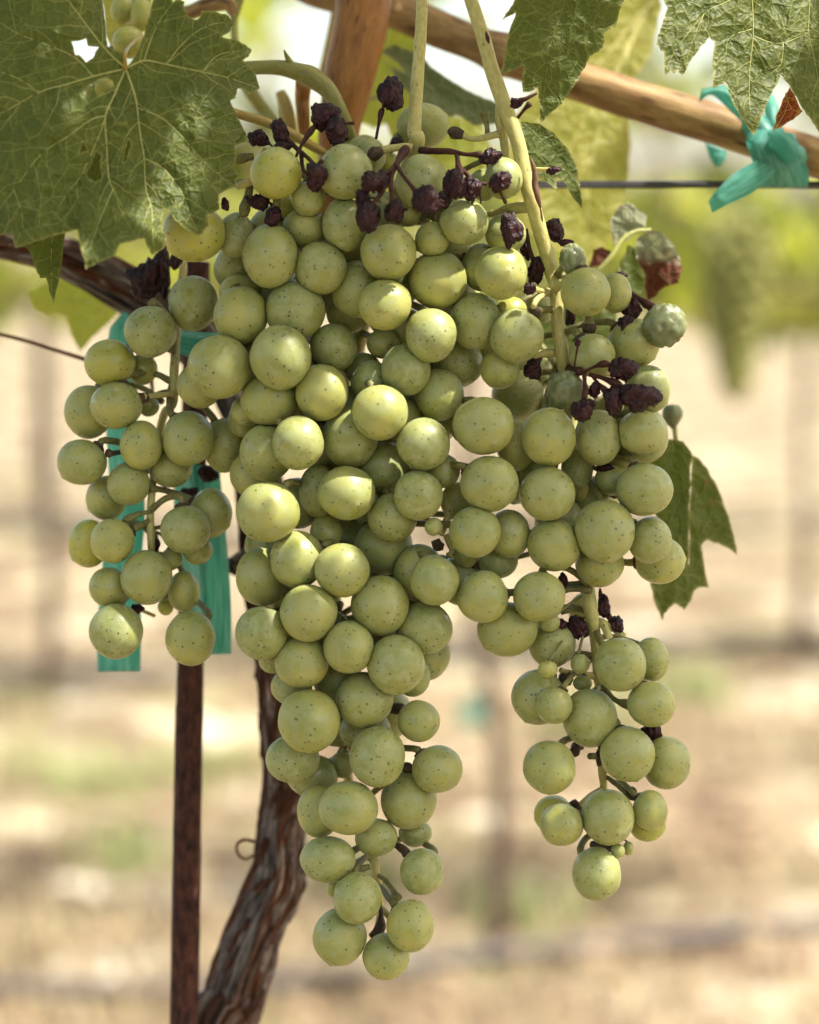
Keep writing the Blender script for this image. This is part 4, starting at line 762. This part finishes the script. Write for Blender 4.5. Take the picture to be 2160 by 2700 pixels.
stk(rB,2,[(940,960,15,.584),(900,1060,10,.580),(860,1120,13,.580),(820,1170,12,.579)])
stk(rB,2,[(1100,855,24,.598),(1180,860,20,.594),(1270,862,18,.592),(1360,878,12,.591),(1440,880,22,.590)])
stk(rB,2,[(1300,865,14,.592),(1310,920,14,.590),(1320,960,24,.587),(1330,1000,12,.585)])
stk(rB,2,[(1320,950,16,.588),(1370,1000,14,.586),(1400,1040,10,.585)])
stk(rB,2,[(1050,840,26,.600),(1000,835,22,.600),(930,845,22,.600),(860,860,26,.600)],False)
stk(rB,2,[(870,858,30,.600),(835,875,40,.599),(815,905,30,.599)],mat=M['cap'])
stk(rB,2,[(60,1060,20,.598),(110,1040,26,.596),(150,1030,18,.596)],False); stk(rB,2,[(130,1020,20,.598),(120,1100,24,.598),(95,1190,32,.598),(95,1230,24,.598)],mat=M['pedicel'])
stk(rB,2,[(285,1130,24,.594),(275,1180,24,.594),(265,1215,34,.592)],mat=M['pedicel']); stk(rB,2,[(20,910,22,.600),(80,900,30,.60),(150,890,22,.60)],mat=M['pedicel'])
stk(rB,2,[(420,880,12,.593),(430,960,12,.590),(470,1000,12,.585)])
# right bunch laterals
stk(rC,2,[(1560,540,26,.600),(1545,640,26,.601),(1555,720,32,.602),(1572,800,26,.603),(1585,900,20,.604)],False)
stk(rC,2,[(1545,760,26,.602),(1450,785,18,.602),(1380,790,16,.602),(1330,765,20,.602)],False); stk(rC,2,[(1340,768,26,.602),(1290,755,40,.602),(1262,770,26,.602)],mat=M['cap'])
stk(rC,2,[(1480,770,16,.603),(1475,720,14,.603),(1465,670,24,.603),(1460,640,30,.603)],mat=M['pedicel'])
stk(rC,2,[(1620,600,16,.594),(1650,580,20,.590),(1700,560,12,.588),(1760,530,8,.588)]); stk(rC,2,[(1650,670,10,.590),(1690,620,10,.589),(1720,590,18,.588)])
stk(rC,2,[(1720,1180,34,.600),(1640,1180,34,.602),(1560,1200,26,.604),(1490,1220,18,.606)],False)
stk(rC,2,[(1580,1150,12,.594),(1560,1110,9,.588),(1545,1070,14,.584)])
stk(rC,3,[(110,960,12,.60),(170,965,14,.599),(215,970,20,.598)],False)
# split bark scar on the right stem
stk(rC,3,[(85,900,6,.589),(105,960,14,.589),(110,1040,20,.590),(125,1120,18,.590),(140,1180,8,.591)],mat=M['tendril']); stk(rC,3,[(40,110,4,.592) if False else (140,1180,5,.591),(148,1230,7,.592),(152,1260,3,.593)],mat=M['tendril'])
stk(rC,2,[(1470,180,5,.588),(1478,215,11,.587),(1486,245,5,.588)],mat=M['stalk_dry'])
stk(rC,3,[(60,1300,10,.602),(75,1400,12,.603),(100,1480,14,.604)]); stk(rC,3,[(180,1340,12,.604),(240,1370,12,.603),(300,1390,10,.603)])
stk(rC,6,[(650,150,24,.604),(590,160,26,.598),(555,190,20,.592),(530,235,16,.588)],False); stk(rC,6,[(600,150,14,.598),(560,140,16,.592),(530,135,20,.588)],False)
stk(rC,6,[(525,235,26,.590),(545,262,30,.590),(560,290,14,.592)],mat=M['cap'])
stk(rC,6,[(660,140,20,.600),(700,100,20,.597),(740,60,18,.597)],False)
stk(rC,6,[(850,285,22,.600),(850,310,26,.600),(850,340,34,.600)],mat=M['pedicel']); stk(rC,6,[(850,335,38,.600),(850,362,46,.600),(850,385,34,.600)],mat=M['cap'])
stk(rC,6,[(1075,150,14,.604),(1130,190,16,.602),(1180,220,28,.600),(1230,240,16,.598)]); stk(rC,6,[(1180,225,12,.600),(1210,255,24,.599),(1250,260,12,.597)])
stk(rC,6,[(700,600,36,.606),(760,590,30,.598),(800,605,24,.592)],mat=M['stalk_dry'])
stk(rC,6,[(765,575,6,.590),(775,510,5,.588),(785,455,8,.588)]); stk(rC,6,[(820,605,11,.590),(880,575,9,.588),(935,560,22,.586),(980,570,12,.586)])
stk(rC,6,[(820,610,14,.590),(825,680,12,.588),(828,720,20,.586),(815,760,12,.585)]); stk(rC,6,[(860,620,10,.590),(900,670,10,.588),(940,710,22,.586),(960,735,10,.586)])
stk(rC,6,[(850,620,14,.590),(930,640,14,.588),(1000,670,26,.586),(1040,690,12,.586)])
stk(rC,6,[(850,615,14,.596),(920,610,16,.596),(1010,630,14,.598),(1080,660,12,.60)],False)
stk(rC,6,[(655,500,22,.604),(620,498,28,.602),(575,505,18,.60),(530,520,14,.60)],False); stk(rC,6,[(560,510,26,.602),(545,560,30,.602),(530,585,18,.602)],mat=M['cap'])
stk(rC,6,[(800,1285,26,.622),(870,1275,22,.618),(960,1280,20,.614),(1010,1290,20,.61)],False); stk(rC,6,[(975,1290,30,.612),(990,1270,40,.612),(1000,1290,40,.610)],mat=M['cap'])
stk(rC,6,[(790,1300,22,.622),(840,1330,20,.616),(900,1370,16,.61)],False)
stk(rC,8,[(790,290,22,.610),(840,310,24,.606),(862,360,22,.604),(870,395,28,.604)],False); stk(rC,8,[(840,305,18,.606),(900,340,20,.606),(960,385,22,.607)],False)
stk(rC,8,[(825,110,6,.608),(830,160,16,.608),(850,230,20,.607),(890,290,16,.607),(935,330,10,.606)])
stk(rC,8,[(770,240,18,.612),(700,230,16,.610),(640,235,18,.608),(600,250,14,.608)],mat=M['pedicel'])
stk(rC,8,[(800,610,22,.611),(720,600,18,.608),(650,590,16,.606),(600,575,16,.604)],False); stk(rC,8,[(660,600,30,.606),(625,620,42,.606),(630,665,30,.606)],mat=M['cap'])
stk(rC,8,[(830,650,24,.612),(870,710,22,.609),(920,750,16,.606),(960,765,28,.606),(990,775,30,.606)],mat=M['pedicel'])
stk(rC,8,[(720,1010,20,.612),(690,1010,30,.610),(680,1045,26,.608),(660,1020,26,.608)],mat=M['cap'])
stk(rC,8,[(835,1060,14,.610),(800,1065,18,.608),(765,1065,20,.606)],mat=M['pedicel']); stk(rC,8,[(838,1010,20,.609),(825,1060,26,.608),(818,1120,12,.608)],mat=M['cap'])
stk(rC,8,[(865,1185,14,.610),(920,1225,18,.607),(965,1265,18,.604),(1000,1290,30,.604)],mat=M['pedicel']); stk(rC,8,[(975,1260,24,.603),(1005,1275,34,.603),(1010,1305,20,.604)],mat=M['cap'])
stk(rC,8,[(830,1250,14,.611),(770,1285,14,.607),(720,1330,14,.604),(690,1350,18,.603)],False); stk(rC,8,[(665,1320,26,.603),(690,1360,30,.603),(705,1395,22,.603)],mat=M['cap'])
stk(rC,8,[(780,1570,24,.610),(840,1578,28,.607),(900,1590,22,.604)],mat=M['cap'])
# centre bunch visible inner stems
stk(rB,5,[(1245,1290,22,.604),(1262,1390,22,.602),(1240,1460,20,.600),(1215,1530,18,.598)],False); stk(rB,5,[(1180,1560,30,.600),(1195,1590,36,.600),(1230,1600,20,.600)],mat=M['cap'])
stk(rB,5,[(1240,1530,20,.602),(1275,1620,16,.602),(1260,1650,24,.601)],False); stk(rB,5,[(1390,1650,16,.604),(1400,1690,30,.604),(1440,1705,18,.605)],mat=M['cap'])
stk(rB,5,[(620,1440,22,.625),(625,1520,24,.625),(635,1600,22,.625)],False)
stk(rB,7,[(1215,1000,20,.603),(1190,1008,34,.604),(1150,1010,30,.606)],mat=M['cap'])
stk(rB,10,[(1110,670,18,.606),(1130,730,22,.606),(1130,790,16,.606)],False); stk(rB,10,[(1140,780,12,.606),(1185,810,14,.604),(1220,860,16,.602),(1240,900,30,.600)],mat=M['pedicel'])
stk(rB,10,[(1100,740,14,.604),(1060,750,20,.603),(1040,770,20,.602)],mat=M['pedicel']); stk(rB,10,[(1150,900,10,.607),(1160,980,12,.606),(1150,1050,30,.606),(1110,1090,16,.604)],mat=M['cap'])
stk(rB,10,[(1240,630,18,.606),(1280,660,24,.603),(1290,680,22,.602)],mat=M['cap']); stk(rB,10,[(1240,240,16,.606),(1290,235,26,.603),(1320,245,20,.602)],mat=M['cap'])
stk(rA,4,[(760,730,16,.619),(700,735,16,.616),(640,740,14,.614),(600,745,22,.612)],False); stk(rA,4,[(600,725,30,.613),(600,750,36,.613),(605,780,24,.613)],mat=M['cap'])
stk(rA,4,[(660,1040,14,.628),(440,1065,14,.616),(405,1068,28,.613)],mat=M['cap']); stk(rA,4,[(640,1400,14,.617),(580,1410,14,.615),(530,1435,24,.614),(490,1445,14,.613)],mat=M['pedicel'])
